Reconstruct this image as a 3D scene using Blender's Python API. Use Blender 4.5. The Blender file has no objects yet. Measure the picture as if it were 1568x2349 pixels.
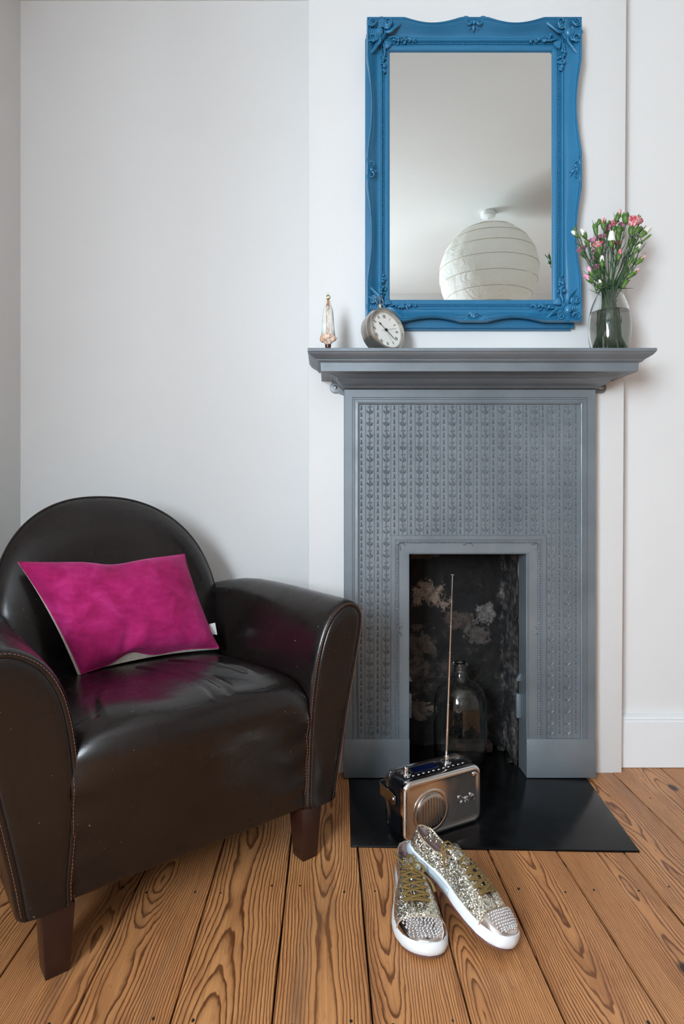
import bpy, bmesh, math, random
from math import sin, cos, pi, sqrt, radians, atan2, exp
from mathutils import Vector, Matrix, noise
random.seed(7)
SC = bpy.context.scene
C = SC.collection
# ---------------------------------------------------------------- camera, world, lights, exposure
F = 1379.0; CX = 750.0; HY = 1130.0; CAM_Z = 0.811
cam = bpy.data.objects.new('camera', bpy.data.cameras.new('camera')); C.objects.link(cam)
cam.location = (0, 0, CAM_Z); cam.rotation_euler = (pi/2, 0, 0)
cam.data.sensor_fit = 'VERTICAL'; cam.data.sensor_height = 36.0
cam.data.lens = F/2349*36.0
cam.data.shift_x = (784-CX)/2349; cam.data.shift_y = -(1174.5-HY)/2349
cam.data.clip_start = 0.01
SC.camera = cam
w = bpy.data.worlds.new('world'); SC.world = w; w.use_nodes = True
w.node_tree.nodes['Background'].inputs[0].default_value = (0.80, 0.90, 1.0, 1)
w.node_tree.nodes['Background'].inputs[1].default_value = 2.0
def area(name, loc, rot, sx, sy, power, col):
    l = bpy.data.lights.new(name, 'AREA'); l.shape = 'RECTANGLE'; l.size = sx; l.size_y = sy
    l.energy = power; l.color = col
    o = bpy.data.objects.new(name, l); C.objects.link(o); o.location = loc; o.rotation_euler = rot
    return o
BAY = (-1.05, -0.935, 0.0); BAYA = atan2(-.87, .90)   # unseen bay wall, canted for the alcove's light, that holds the window, behind and left of the camera
BM = Matrix.Translation(BAY) @ Matrix.Rotation(BAYA, 4, 'Z')
area('window_daylight', BM @ Vector((0, -.15, 1.42)), (BM.to_3x3() @ Vector((0, 1, -.22))).to_track_quat('-Z', 'Z').to_euler(), .80, 1.25, 86, (0.80, 0.91, 1.0))
bpy.data.lights['window_daylight'].spread = radians(172)   # beam narrowed a little to favour direct light on the chimney breast
SC.view_settings.view_transform = 'Standard'; SC.view_settings.look = 'None'
SC.view_settings.gamma = 1.0; SC.view_settings.use_curve_mapping = False
SC.view_settings.exposure = 0.67
SC.cycles.use_denoising = True
SC.cycles.max_bounces = 14; SC.cycles.diffuse_bounces = 7; SC.cycles.transmission_bounces = 12
SC.cycles.sample_clamp_indirect = 8.0
# ---------------------------------------------------------------- mesh helpers
class MB:
    def __init__(s): s.v = []; s.f = []
    def add(s, vs, fs, M=None):
        o = len(s.v)
        s.v += [tuple(M @ Vector(p)) if M else tuple(p) for p in vs]
        s.f += [tuple(i+o for i in f) for f in fs]
        return s
    def box(s, x0, x1, y0, y1, z0, z1, M=None):
        vs = [(x, y, z) for x in (x0, x1) for y in (y0, y1) for z in (z0, z1)]
        return s.add(vs, [(0,1,3,2),(4,6,7,5),(0,4,5,1),(2,3,7,6),(0,2,6,4),(1,5,7,3)], M)
    def grid(s, P, cu=False, cv=False, M=None, cap=False):
        nu = len(P); nv = len(P[0]); vs = [p for r in P for p in r]; fs = []
        for i in range(nu if cu else nu-1):
            for j in range(nv if cv else nv-1):
                a = i; b = (i+1) % nu; c = j; d = (j+1) % nv
                fs.append((a*nv+c, a*nv+d, b*nv+d, b*nv+c))
        if cap:
            fs.append(tuple(range(nv))); fs.append(tuple((nu-1)*nv+j for j in range(nv)))
        return s.add(vs, fs, M)
    def lathe(s, prof, n=32, M=None, cap=True, sx=1, sy=1):
        P = [[(r*cos(2*pi*j/n)*sx, r*sin(2*pi*j/n)*sy, z) for j in range(n)] for r, z in prof]
        return s.grid(P, False, True, M, cap)
    def sphere(s, c, r, nu=10, nv=7, M=None):
        if not hasattr(r, '__len__'): r = (r, r, r)
        vs = [(c[0], c[1], c[2]+r[2])]
        for i in range(1, nv):
            a = pi*i/nv
            vs += [(c[0]+r[0]*sin(a)*cos(2*pi*j/nu), c[1]+r[1]*sin(a)*sin(2*pi*j/nu), c[2]+r[2]*cos(a)) for j in range(nu)]
        vs.append((c[0], c[1], c[2]-r[2])); fs = []
        for j in range(nu): fs.append((0, 1+j, 1+(j+1) % nu))
        for i in range(nv-2):
            for j in range(nu):
                a = 1+i*nu; fs.append((a+j, a+nu+j, a+nu+(j+1) % nu, a+(j+1) % nu))
        a = 1+(nv-2)*nu; e = len(vs)-1
        for j in range(nu): fs.append((a+j, e, a+(j+1) % nu))
        return s.add(vs, fs, M)
    def tube(s, pts, r, n=8, closed=False, flat=None, up=None, M=None):
        pts = [Vector(p) for p in pts]; m = len(pts)
        if not hasattr(r, '__len__'): r = [r]*m
        P = []; N = None
        for i in range(m):
            if closed: t = pts[(i+1) % m]-pts[i-1]
            else: t = pts[min(i+1, m-1)]-pts[max(i-1, 0)]
            if t.length < 1e-9: t = Vector((0, 0, 1))
            t.normalize()
            if up is not None:
                N = Vector(up) - t*t.dot(Vector(up))
                if N.length < 1e-5: N = t.orthogonal()
            elif N is None: N = t.orthogonal()
            else:
                N = N - t*t.dot(N)
                if N.length < 1e-6: N = t.orthogonal()
            N.normalize(); B = t.cross(N)
            fa, fb = (1, 1) if flat is None else flat
            P.append([tuple(pts[i]+(N*cos(2*pi*k/n)*fa+B*sin(2*pi*k/n)*fb)*r[i]) for k in range(n)])
        return s.grid(P, closed, True, M, cap=not closed)
    def prism(s, poly, z0, z1, M=None):
        n = len(poly)
        vs = [(x, y, z0) for x, y in poly]+[(x, y, z1) for x, y in poly]
        fs = [tuple(range(n))[::-1], tuple(range(n, 2*n))]+[(i, (i+1) % n, n+(i+1) % n, n+i) for i in range(n)]
        return s.add(vs, fs, M)
    def build(s, name, mat=None, parent=None, smooth=True, bevel=0, seg=2, angle=38, recalc=True, loc=None, sub=0):
        me = bpy.data.meshes.new(name)
        me.from_pydata(s.v, [], s.f)
        if bevel or recalc:
            bm = bmesh.new(); bm.from_mesh(me)
            if recalc: bmesh.ops.recalc_face_normals(bm, faces=bm.faces)
            if bevel:
                es = [e for e in bm.edges if len(e.link_faces) == 2 and e.calc_face_angle(0) > radians(30)]
                bmesh.ops.bevel(bm, geom=es, offset=bevel, segments=seg, affect='EDGES', profile=0.5, clamp_overlap=True)
            bm.to_mesh(me); bm.free()
        if smooth:
            me.shade_smooth(); me.set_sharp_from_angle(angle=radians(angle))
        if mat: me.materials.append(mat)
        o = bpy.data.objects.new(name, me); C.objects.link(o)
        if parent: o.parent = parent
        if loc: o.location = loc
        if sub:
            m = o.modifiers.new('sub', 'SUBSURF'); m.levels = sub; m.render_levels = sub
        return o
def holed_slab(x0, x1, z0, z1, hx0, hx1, hz0, hz1, y0, y1, axis='y'):
    """slab in the x-z plane with a rectangular hole, thickness y0..y1 (axis x swaps x and y)"""
    b = MB(); xs = [x0, hx0, hx1, x1]; zs = [z0, hz0, hz1, z1]
    if hz0 <= z0: zs = [z0, hz1, z1]
    def put(p): return p if axis == 'y' else (p[1], p[0], p[2])
    vs = []; idx = {}
    for k, y in enumerate((y0, y1)):
        for i, x in enumerate(xs):
            for j, z in enumerate(zs):
                idx[i, j, k] = len(vs); vs.append(put((x, y, z)))
    hj = 0 if len(zs) == 3 else 1
    cells = {(i, j) for i in range(3) for j in range(len(zs)-1)}-{(1, hj)}
    fs = []
    for i, j in cells:
        for k in (0, 1): fs.append((idx[i, j, k], idx[i+1, j, k], idx[i+1, j+1, k], idx[i, j+1, k]))
        for di, dj, a, c in ((-1, 0, (0, 0), (0, 1)), (1, 0, (1, 0), (1, 1)), (0, -1, (0, 0), (1, 0)), (0, 1, (0, 1), (1, 1))):
            if (i+di, j+dj) not in cells:
                p, q = (i+a[0], j+a[1]), (i+c[0], j+c[1])
                fs.append((idx[p+(0,)], idx[q+(0,)], idx[q+(1,)], idx[p+(1,)]))
    return b.add(vs, fs)
def empty(name, label, cat, loc=(0, 0, 0), rot=(0, 0, 0), group=None, M=None):
    o = bpy.data.objects.new(name, None); C.objects.link(o)
    if M is not None: o.matrix_world = M
    else: o.location = loc; o.rotation_euler = rot
    o.empty_display_size = 0.05
    o['label'] = label; o['category'] = cat
    if group: o['group'] = group
    return o
def struct(o): o['kind'] = 'structure'; return o
def stuff(o): o['kind'] = 'stuff'; return o
def at(px, py, Y):
    """photo pixel on the depth plane Y, as a world point"""
    return Vector(((px-CX)/F*Y, Y, CAM_Z+(HY-py)/F*Y))
def lerp(a, b, t): return a+(b-a)*t
def interp(tab, t):
    if t <= tab[0][0]: return tab[0][1]
    for (a, va), (b, vb) in zip(tab, tab[1:]):
        if t <= b:
            u = (t-a)/(b-a); u = u*u*(3-2*u)*0.5+u*0.5
            return va+(vb-va)*u
    return tab[-1][1]
def catmull(pts, n=6, closed=False):
    pts = [Vector(p) for p in pts]; m = len(pts); out = []
    rng = range(m if closed else m-1)
    for i in rng:
        if closed: p0, p1, p2, p3 = pts[i-1], pts[i], pts[(i+1) % m], pts[(i+2) % m]
        else: p0, p1, p2, p3 = pts[max(i-1, 0)], pts[i], pts[i+1], pts[min(i+2, m-1)]
        for k in range(n):
            t = k/n
            out.append(0.5*((2*p1)+(p2-p0)*t+(2*p0-5*p1+4*p2-p3)*t*t+(3*p1-p0-3*p2+p3)*t**3))
    if not closed: out.append(pts[-1])
    return out
# ---------------------------------------------------------------- materials
class NT:
    def __init__(s, name):
        s.m = bpy.data.materials.new(name); s.m.use_nodes = True; s.t = s.m.node_tree
        s.p = s.t.nodes['Principled BSDF']; s.out = s.t.nodes['Material Output']
    def n(s, kind, **kw):
        o = s.t.nodes.new(kind)
        for k, v in kw.items(): setattr(o, k, v)
        return o
    def l(s, a, b): s.t.links.new(a, b)
    def val(s, sock, v):
        if hasattr(v, 'is_output') or isinstance(v, bpy.types.NodeSocket): s.l(v, sock)
        else: sock.default_value = v
    def math(s, op, a, b=None, c=None, clamp=False):
        o = s.n('ShaderNodeMath', operation=op); o.use_clamp = clamp
        s.val(o.inputs[0], a)
        if b is not None: s.val(o.inputs[1], b)
        if c is not None: s.val(o.inputs[2], c)
        return o.outputs[0]
    def noise(s, vec=None, scale=5, detail=3, rough=.5, dist=0, dim='3D'):
        o = s.n('ShaderNodeTexNoise'); o.noise_dimensions = dim
        o.inputs['Scale'].default_value = scale; o.inputs['Detail'].default_value = detail
        o.inputs['Roughness'].default_value = rough; o.inputs['Distortion'].default_value = dist
        if vec is not None: s.l(vec, o.inputs['Vector'])
        return o.outputs['Fac']
    def coord(s, which='Object', scale=None, loc=None):
        o = s.n('ShaderNodeTexCoord').outputs[which]
        if scale or loc:
            m = s.n('ShaderNodeMapping'); s.l(o, m.inputs[0])
            if scale: m.inputs['Scale'].default_value = scale
            if loc: m.inputs['Location'].default_value = loc
            o = m.outputs[0]
        return o
    def ramp(s, fac, stops, interp='LINEAR'):
        o = s.n('ShaderNodeValToRGB'); s.l(fac, o.inputs[0]); cr = o.color_ramp; cr.interpolation = interp
        while len(cr.elements) < len(stops): cr.elements.new(0.5)
        for e, (p, c) in zip(cr.elements, stops):
            e.position = p; e.color = tuple(c)+(1,) if len(c) == 3 else c
        return o.outputs[0]
    def mix(s, fac, a, b, mode='MIX'):
        o = s.n('ShaderNodeMix', data_type='RGBA', blend_type=mode)
        s.val(o.inputs[0], fac)
        for i, v in ((6, a), (7, b)):
            if isinstance(v, tuple): o.inputs[i].default_value = v+(1,) if len(v) == 3 else v
            else: s.l(v, o.inputs[i])
        return o.outputs[2]
    def bump(s, h, strength=.3, dist=.001, normal=None):
        o = s.n('ShaderNodeBump'); o.inputs['Strength'].default_value = strength
        o.inputs['Distance'].default_value = dist; s.l(h, o.inputs['Height'])
        if normal is not None: s.l(normal, o.inputs['Normal'])
        return o.outputs[0]
    def set(s, **kw):
        names = dict(color='Base Color', rough='Roughness', metal='Metallic', spec='Specular IOR Level', coat='Coat Weight',
                     coat_rough='Coat Roughness', trans='Transmission Weight', ior='IOR', normal='Normal', sheen='Sheen Weight',
                     sheen_rough='Sheen Roughness', sheen_tint='Sheen Tint', sss='Subsurface Weight', emit='Emission Color', emit_s='Emission Strength', aniso='Anisotropic')
        for k, v in kw.items():
            i = s.p.inputs[names[k]]
            if isinstance(v, bpy.types.NodeSocket): s.l(v, i)
            elif isinstance(v, tuple) and len(v) == 3: i.default_value = v+(1,)
            else: i.default_value = v
        return s
def S(r, g, b):
    f = lambda c: ((c/255+.055)/1.055)**2.4 if c > 10 else c/255/12.92
    return (f(r), f(g), f(b))
def simple(name, col, rough=.5, metal=0, var=.06, vscale=30, bump=0, bscale=200, **kw):
    t = NT(name); v = t.coord()
    nz = t.noise(v, vscale, 3)
    c2 = tuple(min(1, c*(1+var)) for c in col); c1 = tuple(c*(1-var) for c in col)
    t.set(color=t.ramp(nz, [(.3, c1), (.7, c2)]), rough=rough, metal=metal, **kw)
    if bump: t.set(normal=t.bump(t.noise(v, bscale, 3), bump, .001))
    return t.m
def mat_wall():
    t = NT('white_wall_paint'); v = t.coord()
    big = t.noise(v, 1.2, 3)
    col = t.ramp(big, [(.3, (.715, .71, .70)), (.7, (.745, .745, .74))])
    t.set(color=col, rough=.62, normal=t.bump(t.noise(v, 9, 4, .6), .12, .004), spec=.35)
    return t.m
M_wall = mat_wall()
M_ceil = simple('white_ceiling_paint', (.70, .70, .68), .8, var=.02, vscale=2)
M_trim = simple('white_gloss_trim', (.78, .79, .80), .35, var=.02, vscale=6, bump=.06, bscale=12)
def mat_wood():
    t = NT('pine_floorboard'); tc = t.n('ShaderNodeTexCoord').outputs['Object']
    rnd = t.n('ShaderNodeObjectInfo').outputs['Random']
    sep = t.n('ShaderNodeSeparateXYZ'); t.l(tc, sep.inputs[0]); X, Y = sep.outputs[0], sep.outputs[1]
    r2 = t.math('FRACT', t.math('MULTIPLY', rnd, 17.31)); r3 = t.math('FRACT', t.math('MULTIPLY', rnd, 53.7))
    yy = t.math('ADD', Y, t.math('MULTIPLY', rnd, 61.0))
    def vec(a, b, c):
        o = t.n('ShaderNodeCombineXYZ'); t.val(o.inputs[0], a); t.val(o.inputs[1], b); t.val(o.inputs[2], c); return o.outputs[0]
    low = t.noise(vec(t.math('MULTIPLY', X, .6), yy, r2), 1.05, 2.5, .5)
    low2 = t.noise(vec(3.3, yy, r3), 1.7, 1.5)
    mid = t.noise(vec(t.math('MULTIPLY', X, 5.0), yy, r3), 7, 2.5, .55)
    fine = t.noise(vec(t.math('MULTIPLY', X, 50), t.math('MULTIPLY', yy, 16), r2), 1, 3, .6)
    xo = t.math('ADD', t.math('MULTIPLY', t.math('SUBTRACT', r2, .5), .11), t.math('MULTIPLY', t.math('SUBTRACT', low2, .5), .05))
    d = t.math('ADD', t.math('MULTIPLY', low, .15), -.035)
    dx = t.math('SUBTRACT', X, xo)
    R = t.math('SQRT', t.math('ADD', t.math('MULTIPLY', dx, dx), t.math('MULTIPLY', d, d)))
    R = t.math('ADD', R, t.math('MULTIPLY', mid, .0075))
    R = t.math('ADD', R, t.math('MULTIPLY', fine, .0026))
    Rq = t.math('ADD', t.math('MULTIPLY', R, t.math('ADD', 190, t.math('MULTIPLY', r3, 110))), t.math('MULTIPLY', t.noise(vec(R, 0.0, r2), 38, 2), 2.4))
    ring = t.math('FRACT', Rq)
    prof = t.ramp(ring, [(0, (.03, .03, .03)), (.38, (.08, .08, .08)), (.62, (.30, .30, .30)), (.80, (1, 1, 1)), (.93, (.95, .95, .95)), (1, (.05, .05, .05))])
    broad = t.noise(vec(t.math('MULTIPLY', X, 5), yy, r3), 1.7, 2)
    broad2 = t.noise(vec(t.math('MULTIPLY', X, 14), t.math('MULTIPLY', yy, 1.5), r2), 1.3, 3)
    light = t.mix(broad, S(228, 168, 110), S(198, 134, 82))
    light = t.mix(t.math('MULTIPLY', r3, .35), light, S(180, 118, 74))
    dark = t.mix(broad, S(104, 56, 30), S(76, 38, 20))
    amp = t.math('MULTIPLY', prof, t.math('ADD', .50, t.math('MULTIPLY', broad2, .75)), clamp=True)
    col = t.mix(amp, light, dark)
    fib = t.noise(vec(t.math('MULTIPLY', X, 420), t.math('MULTIPLY', yy, 7), r2), 1, 3, .6)
    col = t.mix(t.ramp(fib, [(.40, (.0,)*3), (.70, (.38,)*3)]), col, S(120, 74, 44))
    blot = t.noise(vec(t.math('MULTIPLY', X, 9), t.math('MULTIPLY', yy, 2.2), r3), 2.2, 4, .6)
    col = t.mix(t.ramp(blot, [(.52, (0,)*3), (.68, (.42,)*3)]), col, S(122, 72, 42))
    speck = t.noise(vec(t.math('MULTIPLY', X, 220), t.math('MULTIPLY', yy, 30), 0.0), 1, 2)
    col = t.mix(t.math('MULTIPLY', t.math('GREATER_THAN', speck, .64), .18), col, S(80, 48, 28))
    grey = t.noise(vec(t.math('MULTIPLY', X, 7), t.math('MULTIPLY', yy, .9), r2), 1.6, 3, .6)
    greyf = t.ramp(grey, [(.60, (0, 0, 0)), (.76, (.42, .42, .42))])
    col = t.mix(greyf, col, S(112, 92, 74))
    # scattered knots
    vor = t.n('ShaderNodeTexVoronoi'); vor.feature = 'F1'; t.l(vec(t.math('MULTIPLY', X, 4.5), t.math('MULTIPLY', yy, 2.6), 0.0), vor.inputs['Vector']); vor.inputs['Scale'].default_value = 1
    kd = vor.outputs['Distance']
    knot = t.ramp(kd, [(.035, (1, 1, 1)), (.062, (.0, .0, .0))])
    col = t.mix(knot, col, S(52, 28, 16))
    t.set(color=col, rough=t.ramp(fine, [(.3, (.33,)*3), (.7, (.46,)*3)]), spec=.42, normal=t.bump(t.math('MULTIPLY', amp, -1), .12, .0012))
    return t.m
M_wood = mat_wood()
M_gap = simple('dark_subfloor', (.012, .009, .007), .9)
M_nail = simple('rusty_nail_head', (.015, .011, .009), .7)
def mat_iron():
    t = NT('grey_cast_iron'); v = t.coord()
    big = t.noise(v, 6, 3); col = t.ramp(big, [(.3, (.165, .192, .215)), (.7, (.225, .255, .28))])
    t.set(color=col, rough=t.ramp(t.noise(v, 18, 3), [(.3, (.40,)*3), (.7, (.54,)*3)]), metal=.4, spec=.5,
          normal=t.bump(t.noise(v, 420, 3, .6), .35, .0007))
    return t.m
M_iron = mat_iron()
def mat_soot():
    t = NT('sooty_rubble_masonry'); v = t.coord()
    n1 = t.noise(v, 9, 6, .65); n2 = t.noise(v, 34, 5, .7); n3 = t.noise(v, 90, 4, .7)
    a = t.math('ADD', t.math('MULTIPLY', n1, .72), t.math('MULTIPLY', n2, .28))
    col = t.ramp(a, [(.44, (.003, .0025, .0025)), (.54, (.006, .0045, .004)), (.61, (.040, .032, .026)), (.70, (.13, .105, .09))])
    sep = t.n('ShaderNodeSeparateXYZ'); t.l(v, sep.inputs[0])
    pn = t.math('ADD', t.math('MULTIPLY', t.math('SUBTRACT', t.noise(v, 11, 5, .6, 1.5), .5), 6.0), t.math('MULTIPLY', t.math('SUBTRACT', t.noise(v, 60, 8, .8), .5), 5.0))
    n3v = t.ramp(t.noise(v, 55, 6, .75), [(.36, (0, 0, 0)), (.6, (1, 1, 1))])
    # plaster patches where the soot has fallen off
    for cx, cz, rx, rz, cc, st in ((.330, .480, .060, .052, (.20, .145, .11), 1.0), (.42, .40, .05, .03, (.06, .042, .034), .8), (.37, .25, .05, .04, (.05, .036, .03), .7), (.30, .33, .05, .05, (.075, .055, .042), .8), (.505, .425, .035, .04, (.17, .155, .145), .8),
                               (.30, .115, .035, .03, (.14, .10, .085), .9), (.475, .36, .06, .03, (.09, .075, .065), .7), (.30, .62, .05, .02, (.07, .05, .035), .8)):
        dx = t.math('DIVIDE', t.math('SUBTRACT', sep.outputs[0], cx), rx); dz = t.math('DIVIDE', t.math('SUBTRACT', sep.outputs[2], cz), rz)
        dd = t.math('ADD', t.math('ADD', t.math('MULTIPLY', dx, dx), t.math('MULTIPLY', dz, dz)), pn)
        m = t.ramp(dd, [(.62, (st,)*3), (1.0, (0, 0, 0))])
        col = t.mix(m, col, t.mix(n3v, tuple(c*.35 for c in cc), tuple(c*1.25 for c in cc)))
    # the rough right cheek has more bare grey stone
    chk = t.ramp(t.math('ADD', sep.outputs[0], t.math('MULTIPLY', t.math('SUBTRACT', n2, .5), .06)), [(.552, (0, 0, 0)), (.57, (.85,)*3)])
    col = t.mix(chk, col, t.ramp(t.noise(v, 26, 6, .75), [(.44, (.012, .010, .010)), (.58, (.16, .145, .14)), (.72, (.42, .41, .40))]))
    t.set(color=col, rough=.85, normal=t.bump(t.math('ADD', n2, t.math('MULTIPLY', n3, .5)), .9, .006))
    return t.m
M_soot = mat_soot()
def mat_hearth():
    t = NT('black_polished_slate'); v = t.coord()
    n = t.noise(v, 24, 5, .6)
    col = t.ramp(n, [(.35, (.003, .003, .0035)), (.7, (.006, .0065, .0075))])
    sp = t.noise(v, 260, 2); col = t.mix(t.math('GREATER_THAN', sp, .77), col, (.25, .25, .25))
    t.set(color=col, rough=t.ramp(n, [(.3, (.15,)*3), (.7, (.24,)*3)]), spec=.3, normal=t.bump(n, .05, .001))
    return t.m
M_hearth = mat_hearth()
def mat_leather():
    t = NT('dark_brown_leather'); v = t.coord()
    big = t.noise(v, 3.5, 4, .6)
    col = t.ramp(big, [(.3, (.0070, .0050, .0048)), (.72, (.0125, .0088, .0080))])
    sp = t.noise(v, 150, 1); 
    col = t.mix(t.math('MULTIPLY', t.math('GREATER_THAN', sp, .795), .6), col, (.25, .24, .23))
    vo = t.n('ShaderNodeTexVoronoi'); t.l(v, vo.inputs['Vector']); vo.inputs['Scale'].default_value = 420
    b1 = t.bump(vo.outputs['Distance'], .10, .0006)
    wr = t.noise(t.coord(scale=(1, 1, .7)), 5.0, 3, .55, 1.2)
    b2 = t.bump(wr, .16, .012, b1)
    t.set(color=col, rough=t.ramp(t.noise(v, 7, 4, .6), [(.3, (.20,)*3), (.7, (.33,)*3)]), spec=.48, normal=b2)
    return t.m
M_leather = mat_leather()
M_stitch = simple('tan_thread', S(132, 82, 58), .7)
M_legwood = simple('dark_stained_leg_wood', (.028, .009, .006), .35, var=.3, vscale=14)
def mat_velvet():
    t = NT('magenta_velvet'); v = t.coord()
    n = t.noise(v, 13, 4, .62, .8); n2 = t.noise(t.coord(scale=(1, 1, 2)), 42, 4)
    f = t.math('ADD', t.math('MULTIPLY', n, .75), t.math('MULTIPLY', n2, .25))
    col = t.ramp(f, [(.36, (.30, .012, .085)), (.52, (.42, .018, .135)), (.66, (.54, .035, .20))])
    t.set(color=col, rough=.9, spec=.1, sheen=.45, sheen_rough=.4, sheen_tint=(1, .35, .7), normal=t.bump(t.noise(v, 500, 2), .25, .0008))
    return t.m
M_velvet = mat_velvet()
M_linen = simple('cream_linen', (.56, .50, .42), .9, var=.12, vscale=90, bump=.3, bscale=500)
def mat_blue():
    t = NT('glossy_blue_paint'); v = t.coord()
    n = t.noise(v, 5, 3)
    chip = t.noise(v, 60, 2); col = t.ramp(n, [(.3, (.018, .145, .285)), (.7, (.024, .168, .325))])
    t.set(color=col, rough=.28, spec=.5, normal=t.bump(t.noise(v, 70, 3), .06, .001))
    return t.m
M_blue = mat_blue()
t = NT('mirror_silvering'); t.set(color=(.86, .89, .88), metal=1.0, rough=t.ramp(t.noise(t.coord(), 3, 2), [(0, (.0,)*3), (1, (.006,)*3)])); M_mirror = t.m
M_chrome = simple('polished_chrome', (.80, .80, .82), .06, 1.0, var=.02, vscale=20)
def mat_chrome_soft():
    t = NT('smudged_chrome'); v = t.coord()
    t.set(color=(.74, .72, .71), metal=1.0, rough=t.ramp(t.noise(v, 25, 4), [(.3, (.07,)*3), (.75, (.16,)*3)]))
    return t.m
M_chrome2 = mat_chrome_soft()
M_steel = simple('brushed_nickel', (.52, .49, .45), .27, 1.0, var=.08, vscale=60)
M_black = simple('glossy_black_plastic', (.006, .006, .008), .16, var=.1)
M_blackmat = simple('matt_black', (.008, .008, .009), .6)
M_display = simple('blue_display', (.002, .006, .035), .12)
M_dial = simple('cream_dial', (.78, .78, .74), .5, var=.02)
M_paper = None
def mat_paper():
    t = NT('lantern_paper'); v = t.coord()
    n = t.noise(v, 14, 5, .6, 1.0)
    tr = t.n('ShaderNodeBsdfTranslucent'); tr.inputs[0].default_value = (.86, .85, .80, 1)
    t.set(color=(.84, .84, .80), rough=.7, normal=t.bump(n, .7, .02))
    mx = t.n('ShaderNodeMixShader'); mx.inputs[0].default_value = .40
    t.l(t.p.outputs[0], mx.inputs[1]); t.l(tr.outputs[0], mx.inputs[2]); t.l(mx.outputs[0], t.out.inputs[0])
    return t.m
M_paper = mat_paper()
M_wire = simple('bamboo_wire', (.42, .34, .24), .7)
M_plastic = simple('white_plastic', (.78, .78, .76), .4)
def mat_glass(name, col=(1, 1, 1), rough=0, ior=1.45):
    t = NT(name); t.set(color=col, rough=rough, trans=1.0, ior=ior, spec=.5)
    return t.m
M_glass = mat_glass('clear_vase_glass', (.97, .99, .985))
M_glass2 = mat_glass('dusty_bottle_glass', (.93, .96, .94), ior=1.46)
M_water = mat_glass('vase_water', (.94, .98, .96), ior=1.33)
M_stem = simple('green_flower_stem', (.035, .085, .030), .5, var=.35, vscale=40)
M_leaf = simple('dark_green_leaf', (.028, .070, .030), .5, var=.3, vscale=40)
def mat_calyx():
    t = NT('green_calyx'); v = t.coord(); n = t.noise(v, 60, 3)
    t.set(color=t.ramp(n, [(.3, (.05, .12, .02)), (.7, (.12, .24, .04))]), rough=.45); return t.m
M_calyx = mat_calyx()
def petal(name, a, b, f0=.42, f1=.56):
    t = NT(name); v = t.coord(scale=(1, 1, .35)); n = t.noise(v, 170, 3, .6, 1.0)
    t.set(color=t.ramp(n, [(f0, a), (f1, b)]), rough=.6, sss=.0); return t.m
M_pet = {'red': petal('red_striped_petal', (.66, .05, .09), (.82, .58, .60)), 'pink': petal('pink_petal', (.72, .26, .42), (.85, .46, .60)),
         'white': petal('cream_white_petal', (.74, .74, .62), (.80, .80, .74)), 'blush': petal('blush_petal', (.72, .30, .34), (.80, .66, .62)), 'green': M_calyx}
def mat_glitter():
    t = NT('gold_glitter'); v = t.coord()
    vo = t.n('ShaderNodeTexVoronoi'); t.l(v, vo.inputs['Vector']); vo.inputs['Scale'].default_value = 620
    vo2 = t.n('ShaderNodeTexVoronoi'); t.l(v, vo2.inputs['Vector']); vo2.inputs['Scale'].default_value = 360
    g = t.n('ShaderNodeNewGeometry').outputs['Normal']
    def dirn(vv, k):
        a = t.n('ShaderNodeVectorMath', operation='SUBTRACT'); t.l(vv.outputs['Color'], a.inputs[0]); a.inputs[1].default_value = (.5, .5, .5)
        b = t.n('ShaderNodeVectorMath', operation='SCALE'); t.l(a.outputs[0], b.inputs[0]); b.inputs['Scale'].default_value = k
        return b.outputs[0]
    s1 = t.n('ShaderNodeVectorMath', operation='ADD'); t.l(dirn(vo, .85), s1.inputs[0]); t.l(dirn(vo2, .6), s1.inputs[1])
    s2 = t.n('ShaderNodeVectorMath', operation='ADD'); t.l(s1.outputs[0], s2.inputs[0]); t.l(g, s2.inputs[1])
    nn = t.n('ShaderNodeVectorMath', operation='NORMALIZE'); t.l(s2.outputs[0], nn.inputs[0])
    sep = t.n('ShaderNodeSeparateXYZ'); t.l(vo.outputs['Color'], sep.inputs[0])
    col = t.ramp(sep.outputs[0], [(0, (.42, .37, .24)), (.35, (.74, .69, .52)), (.7, (.92, .89, .78)), (1, (.97, .97, .97))])
    t.set(color=col, metal=.92, rough=.2, normal=nn.outputs[0]); return t.m
M_glitter = mat_glitter()
M_goldtrim = simple('pale_gold_leather', (.62, .50, .38), .3, .7)
M_rosemetal = simple('bright_metal_toe', (.76, .70, .67), .10, 1.0)
M_rubber = simple('white_rubber', (.76, .78, .79), .5, var=.03)
M_rubberb = simple('blue_grey_rubber', (.42, .50, .55), .35, var=.06)
M_lining = simple('mauve_lining', (.36, .25, .26), .8, var=.08)
M_lace = simple('bronze_lace', (.19, .115, .030), .55, var=.15, vscale=200, bump=.3, bscale=900)
M_outsole = simple('brown_outsole', (.15, .06, .05), .7)
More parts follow.
